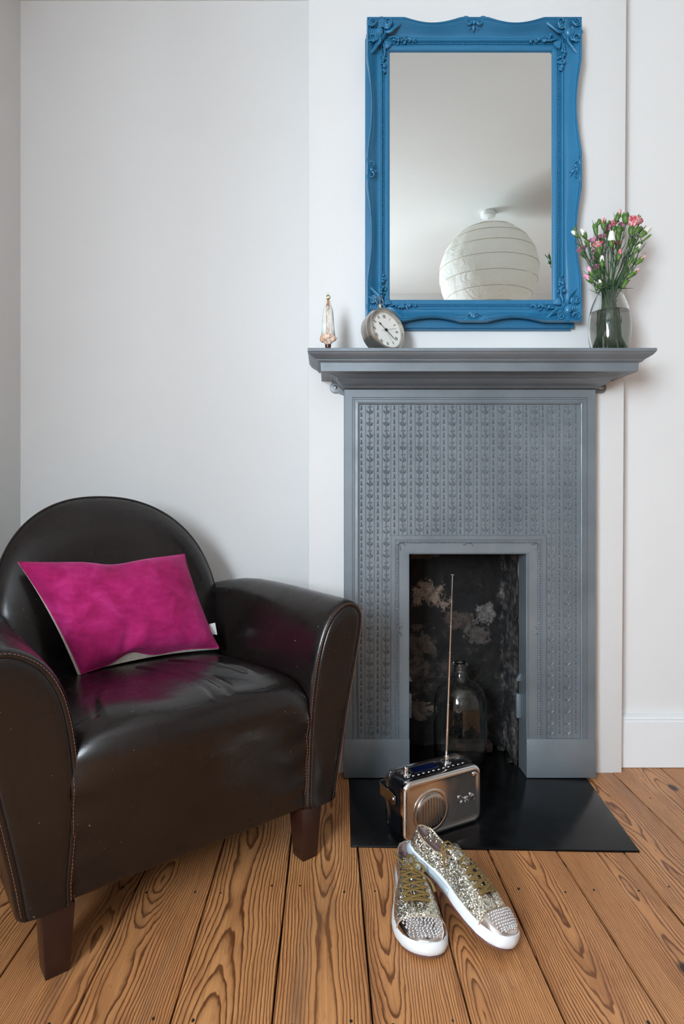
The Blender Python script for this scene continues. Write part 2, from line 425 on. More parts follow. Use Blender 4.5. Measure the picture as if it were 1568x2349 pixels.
# ---------------------------------------------------------------- room shell
YB = 1.742; YA = 1.95; YR = 1.79; XL = -0.994; XR = 3.3; YN = -1.37; HC = 2.406
struct(MB().box(XL-.75, XR+.1, YN-.1, 2.15, -.06, -.024).build('floor', M_gap, smooth=False))
floor = bpy.data.objects['floor']
XS = [-1.63, -1.475, -1.32, -1.165, -1.01, -.855, -.70, -.5475, -.392, -.2397, -.0848, .070, .2195, .365, .518, .669, .825, .98, 1.13, 1.285, 1.44, 1.595, 1.75, 1.905, 2.06, 2.215, 2.37, 2.525, 2.68, 2.835, 2.99, 3.145, 3.295]
nail_me = None
HL0, HL1, HR0, HR1, HF0, HF1 = .0557, .0640, .704, .737, 1.3757, 1.3557   # hearth corners: left front/back, right front/back, front edge y
def hearth_front(x): return lerp(HF0, HF1, (x-HL0)/(HR0-HL0))
def make_plank(poly):
    cx = (min(p[0] for p in poly)+max(p[0] for p in poly))/2; cy = (min(p[1] for p in poly)+max(p[1] for p in poly))/2
    b = MB(); b.prism([(x-cx, y-cy) for x, y in poly], -.020, 0)
    return b.build('plank', M_wood, floor, bevel=.0012, seg=1, loc=(cx, cy, random.uniform(-.0006, .0004)))
for i in range(len(XS)-1):
    g = .0011 if i % 2 else .0017
    x0, x1 = XS[i]+g, XS[i+1]-g
    if i in (11,): x1 = XS[i+1]-.0006
    if x0 >= .069 and x1 <= .67:
        polys = [[(x0, YN), (x1, YN), (x1, hearth_front(x1)-.001), (x0, hearth_front(x0)-.001)]]
    elif x1 < -1.0:
        polys = [[(x0, YN), (x1, YN), (x1, -.452), (x0, -.452)]]
    elif i == 10:
        polys = [[(x0, YN), (x1, YN), (x1, HF0-.001), (HL0-.001, HF0-.001), (HL1-.001, 1.741), (x0, 1.741)]]
    elif i == 15:
        polys = [[(x0, YN), (x1, YN), (x1, 1.741), (HR1+.001, 1.741), (HR0+.001, HF1-.001), (x0, hearth_front(x0)-.001)]]
    elif i == 17:
        polys = [[(x0, YN), (x1, YN), (x1, 1.46), (x0, 1.46)], [(x0, 1.462), (x1, 1.462), (x1, 1.789), (x0, 1.789)]]
    elif i == 8:
        polys = [[(x0, YN), (x1, YN), (x1, .30), (x0, .30)], [(x0, .3015), (x1, .3015), (x1, 1.949), (x0, 1.949)]]
    else:
        ye = YA-.001 if x1 < -.05 else (YR-.001 if x0 > .8 else YB-.001)
        polys = [[(x0, YN), (x1, YN), (x1, ye), (x0, ye)]]
    for poly in polys:
        pl = make_plank(poly)
        ys = [p[1] for p in poly]
        for jy in (.915, 1.229, 1.60, .55):
            if not (min(ys) < jy < max(ys)-.02) or x1 > 1.5 or x0 < -1.01: continue
            if i in (10, 11, 12, 13, 14, 15) and jy > 1.35: continue
            for dx in (.028, -.030):
                nx = (x0+dx if dx > 0 else x1+dx)+random.uniform(-.005, .005)
                if nail_me is None:
                    o = MB().lathe([(.0026, -.001), (.0026, .0006), (.0018, .0008)], 7).build('nail', M_nail, pl); nail_me = o.data
                else:
                    o = bpy.data.objects.new('nail', nail_me); C.objects.link(o); o.parent = pl
                o.location = Vector((nx, jy+random.uniform(-.012, .012), -.0002))-pl.location
                o.scale = (random.uniform(.6, 1.05), random.uniform(.9, 1.6), 1)
# walls
struct(MB().box(XL-.12, XL, -.33, YA, -.02, HC).build('wall_left', M_wall, smooth=False))
struct(MB().box(-1.62, XL-.0005, -.45, -.3305, -.02, HC).build('wall_return', M_wall, smooth=False))  # unseen recess, shaped so light fades towards the left of the alcove
struct(MB().box(-1.62, -1.50, -.56, -.4505, -.02, HC).build('wall_bay_side', M_wall, smooth=False))
bw = holed_slab(-.66, .66, -.02, HC, -.52, .52, .80, 2.32, -.12, 0); bw.v = [tuple(BM @ Vector(p)) for p in bw.v]
struct(bw.build('wall_bay', M_wall, smooth=False))
struct(MB().box(XL-.12, -.0543, YA, YA+.1, -.02, HC).build('wall_alcove_left', M_wall, smooth=False))
br = holed_slab(-.0543, .861, -.02, HC, .226, .572, -.02, .72, YB, YA-.002)
br.v = [(x+(.0075*(z-1.2)/1.2 if x > .8 else 0), y, z) for x, y, z in br.v]
struct(br.build('wall_chimney_breast', M_wall, bevel=.003))
struct(MB().box(.853, XR+.1, YR, YR+.1, -.02, HC).build('wall_alcove_right', M_wall, smooth=False))
struct(MB().box(XR, XR+.1, YN-.1, YR, -.02, HC).build('wall_right', simple('bounce_wall_paint', (.58, .55, .51), .8, var=.03, vscale=3), smooth=False))  # unseen wall, tone picked to set how much light bounces back
struct(MB().box(-.62, XR+.1, YN-.1, YN, -.02, HC).build('wall_near', M_wall, smooth=False))
struct(MB().box(XL-.75, XR+.1, YN-.1, YA+.1, HC, HC+.08).build('ceiling', M_ceil, smooth=False))
def skirting(name, x0, x1, Y):
    b = MB(); pr = [(0, 0), (-.020, 0), (-.020, .133), (-.0165, .135), (-.0165, .139), (-.019, .1415), (-.016, .147), (-.006, .1515), (0, .152)]
    b.grid([[(x, Y+y, z+.0015) for y, z in pr] for x in (x0, x1)], False, True, cap=True)
    return struct(b.build(name, M_trim, angle=25))
skirting('baseboard_right', .857, XR-.0005, YR-.0005)
skirting('baseboard_left', XL+.021, -.056, YA-.0005)
b = MB(); b.box(XL+.0005, XL+.02, -.32, YA-.001, .001, .15)
struct(b.build('baseboard_side', M_trim, bevel=.003))
# sash window in the bay wall (seen only as the light and in reflections)
def inbay(b): b.v = [tuple(BM @ Vector(p)) for p in b.v]; return b
win = struct(inbay(holed_slab(-.519, .519, .801, 2.319, -.47, .47, .85, 2.27, -.10, -.05)).build('window_1', M_trim, smooth=False))
for x0, x1, z0, z1 in ((-.47, .47, 1.54, 1.585), (-.012, .012, .85, 1.54), (-.012, .012, 1.585, 2.27)):
    inbay(MB().box(x0, x1, -.095, -.06, z0, z1)).build('glazing_bar', M_trim, win, smooth=False)
struct(inbay(MB().box(-.56, .56, .0005, .06, .770, .795)).build('trim_1', M_trim, bevel=.004))
# ---------------------------------------------------------------- firebox (sooty masonry recess)
def rough_sheet(f, nu, nv, amp):
    P = []
    for i in range(nu+1):
        row = []
        for j in range(nv+1):
            p, n = f(i/nu, j/nv); p = Vector(p); n = Vector(n)
            k = noise.fractal(p*14, 1.0, 2.0, 4)*amp+noise.noise(p*40)*amp*.35
            row.append(tuple(p+n*max(k, -.002)))
        P.append(row)
    return P
fb = MB(); FX0, FX1, FZ = .228, .5705, .719; FYB = 1.925
fb.grid(rough_sheet(lambda u, v: ((lerp(FX0-.001, FX1+.001, u), FYB, lerp(.0, FZ, v)), (0, -1, 0)), 60, 100, .012))
fb.grid(rough_sheet(lambda u, v: ((FX0+.002, lerp(1.772, FYB+.004, u), lerp(0, FZ, v)), (.3, 0, 0)), 26, 80, .010))
fb.grid(rough_sheet(lambda u, v: ((FX1-.010, lerp(1.772, FYB+.004, u), lerp(0, FZ, v)), (-.9, 0, 0)), 30, 110, .014))
fb.grid(rough_sheet(lambda u, v: ((lerp(FX0, FX1, u), lerp(1.772, FYB+.004, v), FZ-.004), (0, 0, -.4)), 30, 20, .01))
fbo = struct(fb.build('firebox', M_soot, recalc=False, angle=40)); fbo['kind'] = 'structure'
he = MB(); he.prism([(HL0, HF0), (HR0, HF1), (HR1, 1.741), (.5725, 1.741), (.5715, FYB+.01), (.2265, FYB+.01), (.2255, 1.741), (HL1, 1.741)], -.022, .0035)
hearth = he.build('hearth', M_hearth, bevel=.0016)
hearth['label'] = 'polished black slate hearth slab laid in the floor before the fireplace'; hearth['category'] = 'hearth'
for x, y, rr, sd in ((.548, 1.80, .010, 3), (.575-.03, 1.885, .014, 5), (.452, 1.80, .008, 8)):
    b = MB(); b.sphere((0, 0, 0), (rr, rr*.8, rr*.6), 10, 7)
    b.v = [tuple(Vector(p)*(1+.5*noise.noise(Vector(p)*160+Vector((sd, 0, 0))))) for p in b.v]
    o = b.build('rubble_stone', M_soot, loc=(x, y, .004+rr*.45))
    o['label'] = {3: 'small stone chip lying by the right cheek of the fire opening', 5: 'larger sooty stone in the back right corner of the fire opening', 8: 'tiny stone chip beside the foot of the glass bottle'}[sd]
    o['category'] = 'stone'
b = MB(); b.box(.395, .515, 1.862, 1.905, .0045, .034)
b.v = [(x+.006*noise.noise(Vector((x, y, z))*60), y, z+.004*noise.noise(Vector((x, z, y))*50)) for x, y, z in b.v]
o = b.build('loose_brick', simple('sooty_brick', (.06, .035, .03), .9, var=.5, vscale=40, bump=.8, bscale=120), bevel=.006)
o['label'] = 'sooty broken brick at the back of the fire opening behind the bottle'; o['category'] = 'brick'
# ---------------------------------------------------------------- fireplace
FC = .4037; FW = .3555; YG = 1.7055  # centre x, half width, ground plane of the ornamented panel
fp = empty('fireplace', 'grey painted cast iron fireplace with flower panels and a moulded mantel shelf', 'fireplace', (FC, 1.70, 0))
O = Vector((FC, 1.70, 0))
def L(b):  # world coords to fireplace-local
    b.v = [(x-O.x, y-O.y, z-O.z) for x, y, z in b.v]; return b
OX0, OX1, OZ = .2318, .5645, .637
L(holed_slab(FC-FW, FC+FW, .004, 1.1035, OX0, OX1, .004, OZ, YG, YB-.0005)).build('back_plate', M_iron, fp, bevel=.001, seg=1)
def ushape(b, prof, xl, xr, zt, zb, inward=1):
    """profile (offset inwards, proud height) swept up, across and down; xl xr zt is the outer line"""
    P = []
    for o_, h in prof: P.append([(xl+o_, YG-h, zb), (xl+o_, YG-h, zt-o_), (xr-o_, YG-h, zt-o_), (xr-o_, YG-h, zb)])
    P.append([(p[0], YG+.001, p[2]) for p in P[-1]]); P.insert(0, [(p[0], YG+.001, p[2]) for p in P[0]])
    Q = [list(r) for r in zip(*P)]
    b.grid(Q, False, True, cap=True); return b
L(ushape(MB(), [(0, .0045), (.001, .0058), (.0225, .0058), (.0235, .003), (.0255, .003), (.0262, .0055), (.0285, .0055), (.029, .0022), (.033, .0022), (.0385, .0045), (.0395, .006), (.0415, .005), (.0425, .001)], FC-FW, FC+FW, 1.1032, .112)).build('outer_moulding', M_iron, fp, angle=25)
for x0, x1 in ((FC-FW, OX0), (OX1, FC+FW)):
    b = MB(); b.box(x0-.001, x1+.0008, YG-.0068, YG+.003, .0045, .1145)
    L(b).build('plinth_block', M_iron, fp, bevel=.0012)
b = MB()
SX0, SX1, SZ = .1798, .6195, .6905   # inner surround outer line
L(ushape(MB(), [(0, .002), (.0006, .0055), (.0025, .0055), (.003, .0035), (.010, .0035), (.0105, .0058), (.0125, .0058), (.013, .0028), (.0145, .0028), (.015, .0015), (.024, .0015), (.0245, .0035), (.0490, .0035), (.0495, .0058), (.0516, .0058), (.0522, .0045)], SX0, SX1, SZ, .112)).build('inner_surround', M_iron, fp, angle=25)
# jamb reveals going back into the opening and their lugs
for x0, x1, sg in ((OX0-.006, OX0+.0008, 1), (OX1-.0008, OX1+.006, -1)):
    b = MB(); b.box(x0, x1, YG-.002, 1.771, .004, OZ+.002); L(b).build('jamb', M_iron, fp, bevel=.001, seg=1)
    xi = x1 if sg == 1 else x0
    b = MB(); b.box(min(xi, xi+sg*.013), max(xi, xi+sg*.013), 1.748, 1.762, .155, .225); L(b).build('lug', M_iron, fp, bevel=.0015)
    b = MB(); b.prism([(0, 0), (sg*.014, 0), (sg*.012, .006), (sg*.005, .018), (0, .022)], 0, .012, Matrix.Translation((xi, 1.760, .262)) @ Matrix.Rotation(pi/2, 4, 'X')); L(b).build('lug', M_iron, fp, bevel=.001)
b = MB(); b.box(OX0, OX1, YG-.002, 1.771, OZ-.0008, OZ+.006); L(b).build('lintel_reveal', M_iron, fp, bevel=.001, seg=1)
# flower columns
PER = .0467; CH0 = at(828.3, 1000, YG).x; panel_top = 1.0665; col_y = YG
def leaf_relief(b, x, z, ang, ln, wd, h=.0028):
    h *= 1.45
    c, s_ = cos(ang), sin(ang)
    def P(u, v, k): return (x+u*c-v*s_, YG-k, z+u*s_+v*c)
    vs = [P(0, 0, .0004), P(ln*.45, wd, .0002), P(ln, 0, .0006), P(ln*.45, -wd, .0002), P(ln*.3, 0, h), P(ln*.65, 0, h*.9)]
    b.add(vs, [(0, 4, 1), (1, 4, 5), (1, 5, 2), (2, 5, 3), (3, 5, 4), (3, 4, 0)])
def flower_col(x, z0, z1):
    b = MB(); z = z1-.006; k = 0
    pts = []
    while z > z0+.006:
        zb = max(z-.034, z0); 
        if z-zb < .018: break
        pts += [(x+.0010*(1 if k % 2 else -1), YG-.0012, z-.008)]
        sw = 1 if k % 3 else -1
        b.tube([(x-.0006, YG-.001, zb), (x+.0008*sw, YG-.0016, zb+.012), (x, YG-.0014, zb+.022), (x+.0002, YG-.0012, z)], .0013, 5)
        leaf_relief(b, x+.0004, zb+.006, radians(50), .0165, .0036, .0022)
        leaf_relief(b, x-.0004, zb+.007, radians(128), .0145, .0028, .0018)
        if k % 2: leaf_relief(b, x-.0002, zb+.009, radians(104), .0135, .0026, .0018)
        else: leaf_relief(b, x+.0006, zb+.010, radians(76), .0125, .0030, .0020)
        leaf_relief(b, x+.0004, zb+.0145, radians(30), .0075, .0010, .0014)
        for dx, dz in ((-.0032, .0275), (.0046, .0285), (-.0070, .016)):
            b.sphere((x+dx, YG-.0014, zb+dz), (.0022, .0022, .0022), 7, 5)
        b.tube([(x, YG-.0012, zb+.021), (x-.0032, YG-.0012, zb+.0265)], .0006, 4)
        b.tube([(x, YG-.0012, zb+.021), (x+.0035, YG-.0012, zb+.0245), (x+.0046, YG-.0012, zb+.028)], .0006, 4)
        z -= .034; k += 1
    return stuff(L(b).build('flower_garland', M_iron, fp, recalc=False, angle=40))
def chain_col(x, z0, z1):
    b = MB(); z = z1-.003
    while z-.019 > z0:
        zb = z-.0195
        leaf_relief(b, x, zb+.001, radians(90), .0135, .0026, .0024)
        leaf_relief(b, x-.0036, zb-.0005, radians(68), .0095, .0013, .0016); leaf_relief(b, x+.0036, zb-.0005, radians(112), .0095, .0013, .0016)
        leaf_relief(b, x, zb+.010, radians(62), .0060, .0011, .0014); leaf_relief(b, x, zb+.010, radians(118), .0060, .0011, .0014)
        b.tube([(x, YG-.0006, zb), (x, YG-.0008, zb+.0195)], .0007, 4)
        z -= .0195
    return stuff(L(b).build('leaf_chain', M_iron, fp, recalc=False, angle=80))
rib_me = {}
def rib(x, z0, z1):
    b = MB(); b.box(x-.0012, x+.0012, YG-.0032, YG+.0005, z0, z1); L(b).build('rib', M_iron, fp, bevel=.0005, seg=1, smooth=False)
for k in range(14):
    x = CH0+k*PER
    zb = .1155 if (k < 2 or k > 11) else SZ+.0015
    if x > SX0 and x < SX1: zb = SZ+.0015
    chain_col(x, zb, panel_top)
    if k < 13:
        xf = x+PER*.5
        zf = .1155 if (xf+.008 < SX0 or xf-.008 > SX1) else SZ+.0015
        flower_col(xf, zf, panel_top)
        for xr in (xf-.0122, xf+.0122):
            rib(xr, .1148 if (xr < SX0-.001 or xr > SX1+.001) else SZ, panel_top+.0008)
# rope moulding around the opening, with ribbon bows
b = MB()
xr0, xr1, zr = SX0+.0195, SX1-.0195, SZ-.0195
def rope_bit(x, z, ang):
    M = Matrix.Translation((x, YG-.0022, z)) @ Matrix.Rotation(-ang, 4, 'Y')
    b.sphere((0, 0, 0), (.0052, .0026, .0022), 7, 5, M)
n = int((zr-.118)/.0068)
for i in range(n):
    z = .118+(i+.5)*.0068
    rope_bit(xr0, z, radians(50)); rope_bit(xr1, z, radians(50))
n = int((xr1-xr0)/.0072)
for i in range(n): rope_bit(xr0+(i+.5)*.0072, zr, radians(-28))
stuff(L(b).build('rope_moulding', M_iron, fp, recalc=False, angle=60))
def bow(x, z, angs):
    b = MB()
    for a, ln in angs:
        a = radians(a)
        for q in range(3): leaf_relief(b, x+cos(a)*ln*.3*q, z+sin(a)*ln*.3*q, a+(.25 if q % 2 else -.2), ln*.5, .0028+.001*q, .0045)
    b.sphere((x, YG-.002, z), (.003, .0025, .003), 8, 5)
    L(b).build('ribbon_bow', M_iron, fp, recalc=False, angle=20)
bow((SX0+SX1)/2, zr, [(-35, .018), (-145, .018)]); bow(xr0+.003, zr-.002, [(-18, .022), (-72, .022)]); bow(xr1-.003, zr-.002, [(-162, .022), (-108, .022)])
bow(xr0+.001, .42, [(50, .018), (-50, .018)]); bow(xr1-.001, .42, [(130, .018), (-130, .018)])
# mantel shelf: mitred profile on three sides
prof = [(.4555, 1.5700, 1.1890), (.4560, 1.5696, 1.1880), (.4560, 1.5696, 1.1812), (.4535, 1.5720, 1.1792), (.4528, 1.5730, 1.1770), (.4500, 1.5760, 1.1735), (.4450, 1.5800, 1.1700), (.4385, 1.5850, 1.1662), (.4335, 1.5885, 1.1632), (.4325, 1.5890, 1.1612),
        (.4290, 1.5910, 1.1612), (.4300, 1.5900, 1.1595), (.4290, 1.5915, 1.1578), (.4235, 1.5960, 1.1575), (.4225, 1.5972, 1.1568), (.4215, 1.5980, 1.1340), (.4205, 1.5990, 1.1332),
        (.3960, 1.6260, 1.1330), (.3935, 1.6285, 1.1312), (.3905, 1.6320, 1.1303), (.3885, 1.6340, 1.1296), (.3870, 1.6360, 1.1296), (.3850, 1.6385, 1.1272), (.3800, 1.6430, 1.1262), (.3770, 1.6480, 1.1235), (.3750, 1.6520, 1.1200), (.3725, 1.6580, 1.1160), (.3680, 1.6680, 1.1120), (.3630, 1.6770, 1.1098), (.3612, 1.6810, 1.1090), (.3612, 1.6815, 1.1078),
        (.3590, 1.6860, 1.1074), (.3600, 1.6845, 1.1060), (.3590, 1.6860, 1.1045), (.3560, 1.6950, 1.1040)]
b = MB(); SCX = .4050
P = [[(SCX-w_, YB-.0008, z), (SCX-w_, Yf, z), (SCX+w_, Yf, z), (SCX+w_, YB-.0008, z)] for w_, Yf, z in prof]
b.grid(P, False, False)
b.add(P[0], [(0, 1, 2, 3)]); n_ = len(P)
b.add([P[i][0] for i in range(n_)]+[P[-1][0]], [tuple(range(n_))]); b.add([P[i][3] for i in range(n_)], [tuple(range(n_))]); b.add(P[-1], [(0, 1, 2, 3)])
b.add([P[0][0], P[0][3], P[-1][3], P[-1][0]], [(0, 1, 2, 3)])
L(b).build('mantel_shelf', M_iron, fp, angle=22)
# wall lugs with screws
for cxp, sg in ((at(769, 889, 1.736).x, -1), (at(1377, 889, 1.736).x, 1)):
    zc = at(0, 889, 1.736).z
    b = MB(); r = .0165
    pl = [(cxp+r*cos(a), zc+r*sin(a)) for a in [sg*(-pi*.62+pi*1.24*k/14) if sg > 0 else pi+(-pi*.62+pi*1.24*k/14) for k in range(15)]]
    pl += [(FC+sg*(FW-.004), zc+.022), (FC+sg*(FW-.004), zc-.024)] if sg > 0 else [(FC+sg*(FW-.004), zc-.024), (FC+sg*(FW-.004), zc+.022)]
    b.prism([(x, z) for x, z in pl], 0, .007, Matrix.Translation((0, YB-.0005, 0)) @ Matrix.Rotation(pi/2, 4, 'X'))
    lug = L(b).build('wall_lug', M_iron, fp, bevel=.0012)
    b = MB(); MT = Matrix.Translation((cxp, YB-.0075, zc)) @ Matrix.Rotation(pi/2, 4, 'X')
    b.lathe([(.0062, -.001), (.0062, .001), (.0045, .0022)], 16, MT)
    sc = L(b).build('screw', M_steel, lug)
    b = MB(); b.box(-.0058, .0058, -.0006, .0006, .0018, .0026, MT @ Matrix.Rotation(radians(20), 4, 'Z')); 
    L(b).build('screw_slot', M_blackmat, fp)
# ---------------------------------------------------------------- mirror
GY = 1.725
mr = empty('wall_mirror', 'tall wall mirror in an ornate carved bright blue frame above the mantel', 'mirror', (.4115, GY, 1.291))
MO = Vector((.4115, GY, 1.291))
def LM(b): b.v = [(x-MO.x, y-MO.y, z-MO.z) for x, y, z in b.v]; return b
ix0, ix1, iz0, iz1 = .1789, .6442, 1.3627, 2.0757
ox0, ox1, oz0, oz1 = .1116, .7150, 1.2925, 2.1465
b = MB(); b.box(ix0-.008, ix1+.008, GY-.0005, GY+.004, iz0-.008, iz1+.008); LM(b).build('mirror_glass', M_mirror, mr, smooth=False)
FP = [(0, -.0005), (0, .0045), (.02, .0062), (.17, .0085), (.20, .0075), (.21, .0060), (.31, .0060), (.32, .0100), (.345, .0125), (.39, .0130), (.42, .0105), (.46, .0098), (.54, .0115), (.62, .0155), (.70, .0215), (.78, .0285), (.85, .0345), (.885, .0365), (.90, .0350), (.915, .0375), (.95, .0400), (.985, .0388), (1.0, .0350)]
def dip(s, ln):
    """scalloped outer edge: how far the rim is pulled in at distance s along a side of length ln"""
    c = min(s, ln-s); mid = abs(s-ln/2)
    corner = .105 if ln < .7 else .115
    bump_ = .038 if ln < .7 else .05
    if c < corner or mid < bump_: return 0
    u = (c-corner)/((ln/2-bump_)-corner)
    return .0125*sin(pi*min(max(u, 0), 1))**1.0
def frame_side(A, Bp, a, b2, n):
    """outer corner A to B, inner corner a to b"""
    A, Bp, a, b2 = Vector(A), Vector(Bp), Vector(a), Vector(b2); ln = (Bp-A).length; rows = []
    d = (Bp-A).normalized()
    for i in range(n+1):
        u = i/n; o_ = A.lerp(Bp, u); q = a.lerp(b2, u); dd = dip(u*ln, ln)
        nrm = Vector((-d.y, d.x)); 
        if (q-o_).dot(nrm) < 0: nrm = -nrm
        o2 = o_+nrm*dd
        row = []
        for tt, h in FP:
            k = max(0, (tt-.45)/.55)
            p = q.lerp(o_, tt)+nrm*dd*k
            hh = h-(dd*.35*k)
            row.append((p.x, GY-hh, p.y))
        e = row[-1]
        row += [(e[0]-nrm.x*-.0, GY-.020, e[2]), (lerp(e[0], q.x, .10), GY-.012, lerp(e[2], q.y, .10)), (lerp(e[0], q.x, .14), GY-.002, lerp(e[2], q.y, .14))]
        rows.append(row)
    return rows
for A, Bp, a, c in (((ox0, oz1), (ox1, oz1), (ix0, iz1), (ix1, iz1)), ((ox1, oz1), (ox1, oz0), (ix1, iz1), (ix1, iz0)), ((ox1, oz0), (ox0, oz0), (ix1, iz0), (ix0, iz0)), ((ox0, oz0), (ox0, oz1), (ix0, iz0), (ix0, iz1))):
    b = MB(); b.grid(frame_side(A, Bp, a, c, 80)); LM(b).build('frame_rail', M_blue, mr, angle=40)
b = holed_slab(.1095, .7000, 1.2785, 2.118, ix0-.003, ix1+.003, iz0-.003, iz1+.003, GY+.0045, YB-.0010)
LM(b).build('backing_frame', M_blue, mr, bevel=.0015)
b = holed_slab(.1115, .7070, 1.283, 2.125, ix0-.003, ix1+.003, iz0-.003, iz1+.003, GY-.003, GY+.0042)
LM(b).build('backing_frame', M_blue, mr, bevel=.0015)
b = MB()
def beadrow(p, q, m):
    for i in range(m): 
        x = lerp(p[0], q[0], (i+.5)/m); z = lerp(p[1], q[1], (i+.5)/m)
        b.sphere((x, GY-.0080, z), .0025, 7, 5)
bo = .0178
beadrow((ix0-bo, iz1+bo), (ix1+bo, iz1+bo), 86); beadrow((ix0-bo, iz0-bo), (ix1+bo, iz0-bo), 86)
beadrow((ix0-bo, iz0-bo), (ix0-bo, iz1+bo), 128); beadrow((ix1+bo, iz0-bo), (ix1+bo, iz1+bo), 128)
stuff(LM(b).build('bead_row', M_blue, mr, recalc=False))
def scroll(b, x, z, y, r, a0, turns, wr, sx=1, sz=1, tail=0, n=16):
    pts = []; rr = []
    for i in range(n+1):
        u = i/n; a = a0+turns*2*pi*u; q = r*(1-.8*u)
        pts.append((x+sx*q*cos(a), y-.0015*u, z+sz*q*sin(a))); rr.append(wr*(.55+.45*sin(pi*min(1, u*1.2+.1))))
    b.tube(pts, rr, 6)
def leafc(b, p0, p1, bend, wd, y0, y1, hh=.003):
    """curved acanthus lobe from p0 to p1"""
    p0 = Vector(p0); p1 = Vector(p1); d = p1-p0; nn = Vector((-d.y, d.x))
    pts = []; rr = []
    for i in range(9):
        u = i/8; q = p0+d*u+nn*bend*sin(pi*u); pts.append((q.x, lerp(y0, y1, u), q.y)); rr.append(wd*sin(pi*(.12+.80*u))**.8)
    b.tube(pts, rr, 7, flat=(.62, 1), up=(0, -1, 0))
def corner_ornament(sx, sz, X, Z):
    """built for the corner at (X, Z); sx sz point inwards"""
    b = MB(); f = lambda u, v: (X+sx*u, Z+sz*v)
    yR = GY-.036; yC = GY-.030
    cx, cz = f(.034, .036)
    M = Matrix.Translation((cx, GY-.024, cz)) @ Matrix.Rotation(sx*sz*radians(-28), 4, 'Y')
    b.sphere((0, 0, 0), (.0135, .0135, .0175), 20, 12, M)
    ring = [M @ Vector((.0165*cos(a), -.003, .0210*sin(a))) for a in [2*pi*k/28 for k in range(28)]]
    b.tube(ring, .0024, 6, closed=True)
    for k in range(22):
        a = 2*pi*k/22; p = M @ Vector((.0205*cos(a), -.001, .0255*sin(a))); b.sphere(p, .0022, 6, 4)
    # scrolls and acanthus sprays along both arms
    for sw in (0, 1):
        g = (lambda u, v: f(u, v)) if sw == 0 else (lambda u, v: f(v, u))
        c = g(.016, .012); scroll(b, c[0], c[1], yR-.003, .012, 0, 1.1, .0028, sx, sz)
        c = g(.058, .014); scroll(b, c[0], c[1], yR-.003, .013, pi*.5, -1.0, .0032, sx, sz)
        for k in range(6):
            p0 = g(.050+.003*k, .036-.002*k); p1 = g(.078+.005*k, .030-.0062*k)
            leafc(b, p0, p1, (.16 if sw == 0 else -.16)*sx*sz, .0042, GY-.030, GY-.037+.001*k)
        for k in range(4):
            p0 = g(.048, .014+.004*k); p1 = g(.068, .002+.006*k)
            leafc(b, p0, p1, .3*(1 if sw == 0 else -1)*sx*sz, .0036, GY-.034, GY-.039)
        for k in range(5):
            p0 = g(.004+.006*k, .030); p1 = g(.003+.006*k, .050)
            leafc(b, p0, p1, .2, .0030, GY-.034, GY-.036)
        # flower spray lying in the cove
        leafc(b, g(.062, .046), g(.105, .048), .12, .0028, GY-.022, GY-.018)
        for k in range(16):
            u = .082+.058*random.random(); v = .050+random.uniform(-.010, .010)*(1-(u-.082)/.075); p = g(u, v)
            b.sphere((p[0], GY-.0150-(.052-v)*.9, p[1]), random.uniform(.0026, .0048), 7, 5)
        for k in range(5):
            p0 = g(.074+.010*k, .047); p1 = g(.084+.011*k, .051-.012*(k % 2)); leafc(b, p0, p1, .3, .0026, GY-.015, GY-.017)
    # shell at the inner corner
    for k in range(7):
        a = radians(10+70*k/6); p0 = f(.052, .053); p1 = f(.052+.021*cos(a), .053+.021*sin(a))
        leafc(b, p0, p1, 0, .0030, GY-.018, GY-.015)
    LM(b).build('corner_ornament', M_blue, mr, recalc=True, angle=60)
for sx, sz, X, Z in ((1, -1, ox0, oz1), (-1, -1, ox1, oz1), (1, 1, ox0, oz0), (-1, 1, ox1, oz0)): corner_ornament(sx, sz, X, Z)
def rail_ornament(cx, cz, ux, uz, nx, nz):
    b = MB(); g = lambda u, v: (cx+ux*u+nx*v, cz+uz*u+nz*v); y = GY-.0385
    for s_ in (1, -1):
        pts = [];
        for i in range(15):
            q = i/14; a = q*2*pi*.95; r = .0095*(1-.72*q)
            p = g(s_*(.016+r*cos(a)*-1), .012+r*sin(a)); pts.append((p[0], y+.003, p[1]))
        b.tube(pts, [.0026*(1-.4*i/14) for i in range(15)], 6)
        leafc(b, g(s_*.012, .004), g(s_*.034, .003), .12*s_, .0036, y+.002, y)
        leafc(b, g(s_*.020, .010), g(s_*.038, .005), .2*s_, .0026, y+.003, y)
        leafc(b, g(s_*.004, .020), g(s_*.013, .026), .3*s_, .0028, y+.012, y+.014)
    p = g(0, .013); b.sphere((p[0], y+.004, p[1]), (.0058, .005, .0058), 12, 8)
    leafc(b, g(0, .016), g(0, .030), 0, .0045, y+.008, y+.016)
    LM(b).build('rail_ornament', M_blue, mr, angle=60)
rail_ornament((ox0+ox1)/2, oz1, 1, 0, 0, -1); rail_ornament((ox0+ox1)/2, oz0, 1, 0, 0, 1)
rail_ornament(ox0, (oz0+oz1)/2, 0, 1, 1, 0); rail_ornament(ox1, (oz0+oz1)/2, 0, 1, -1, 0)
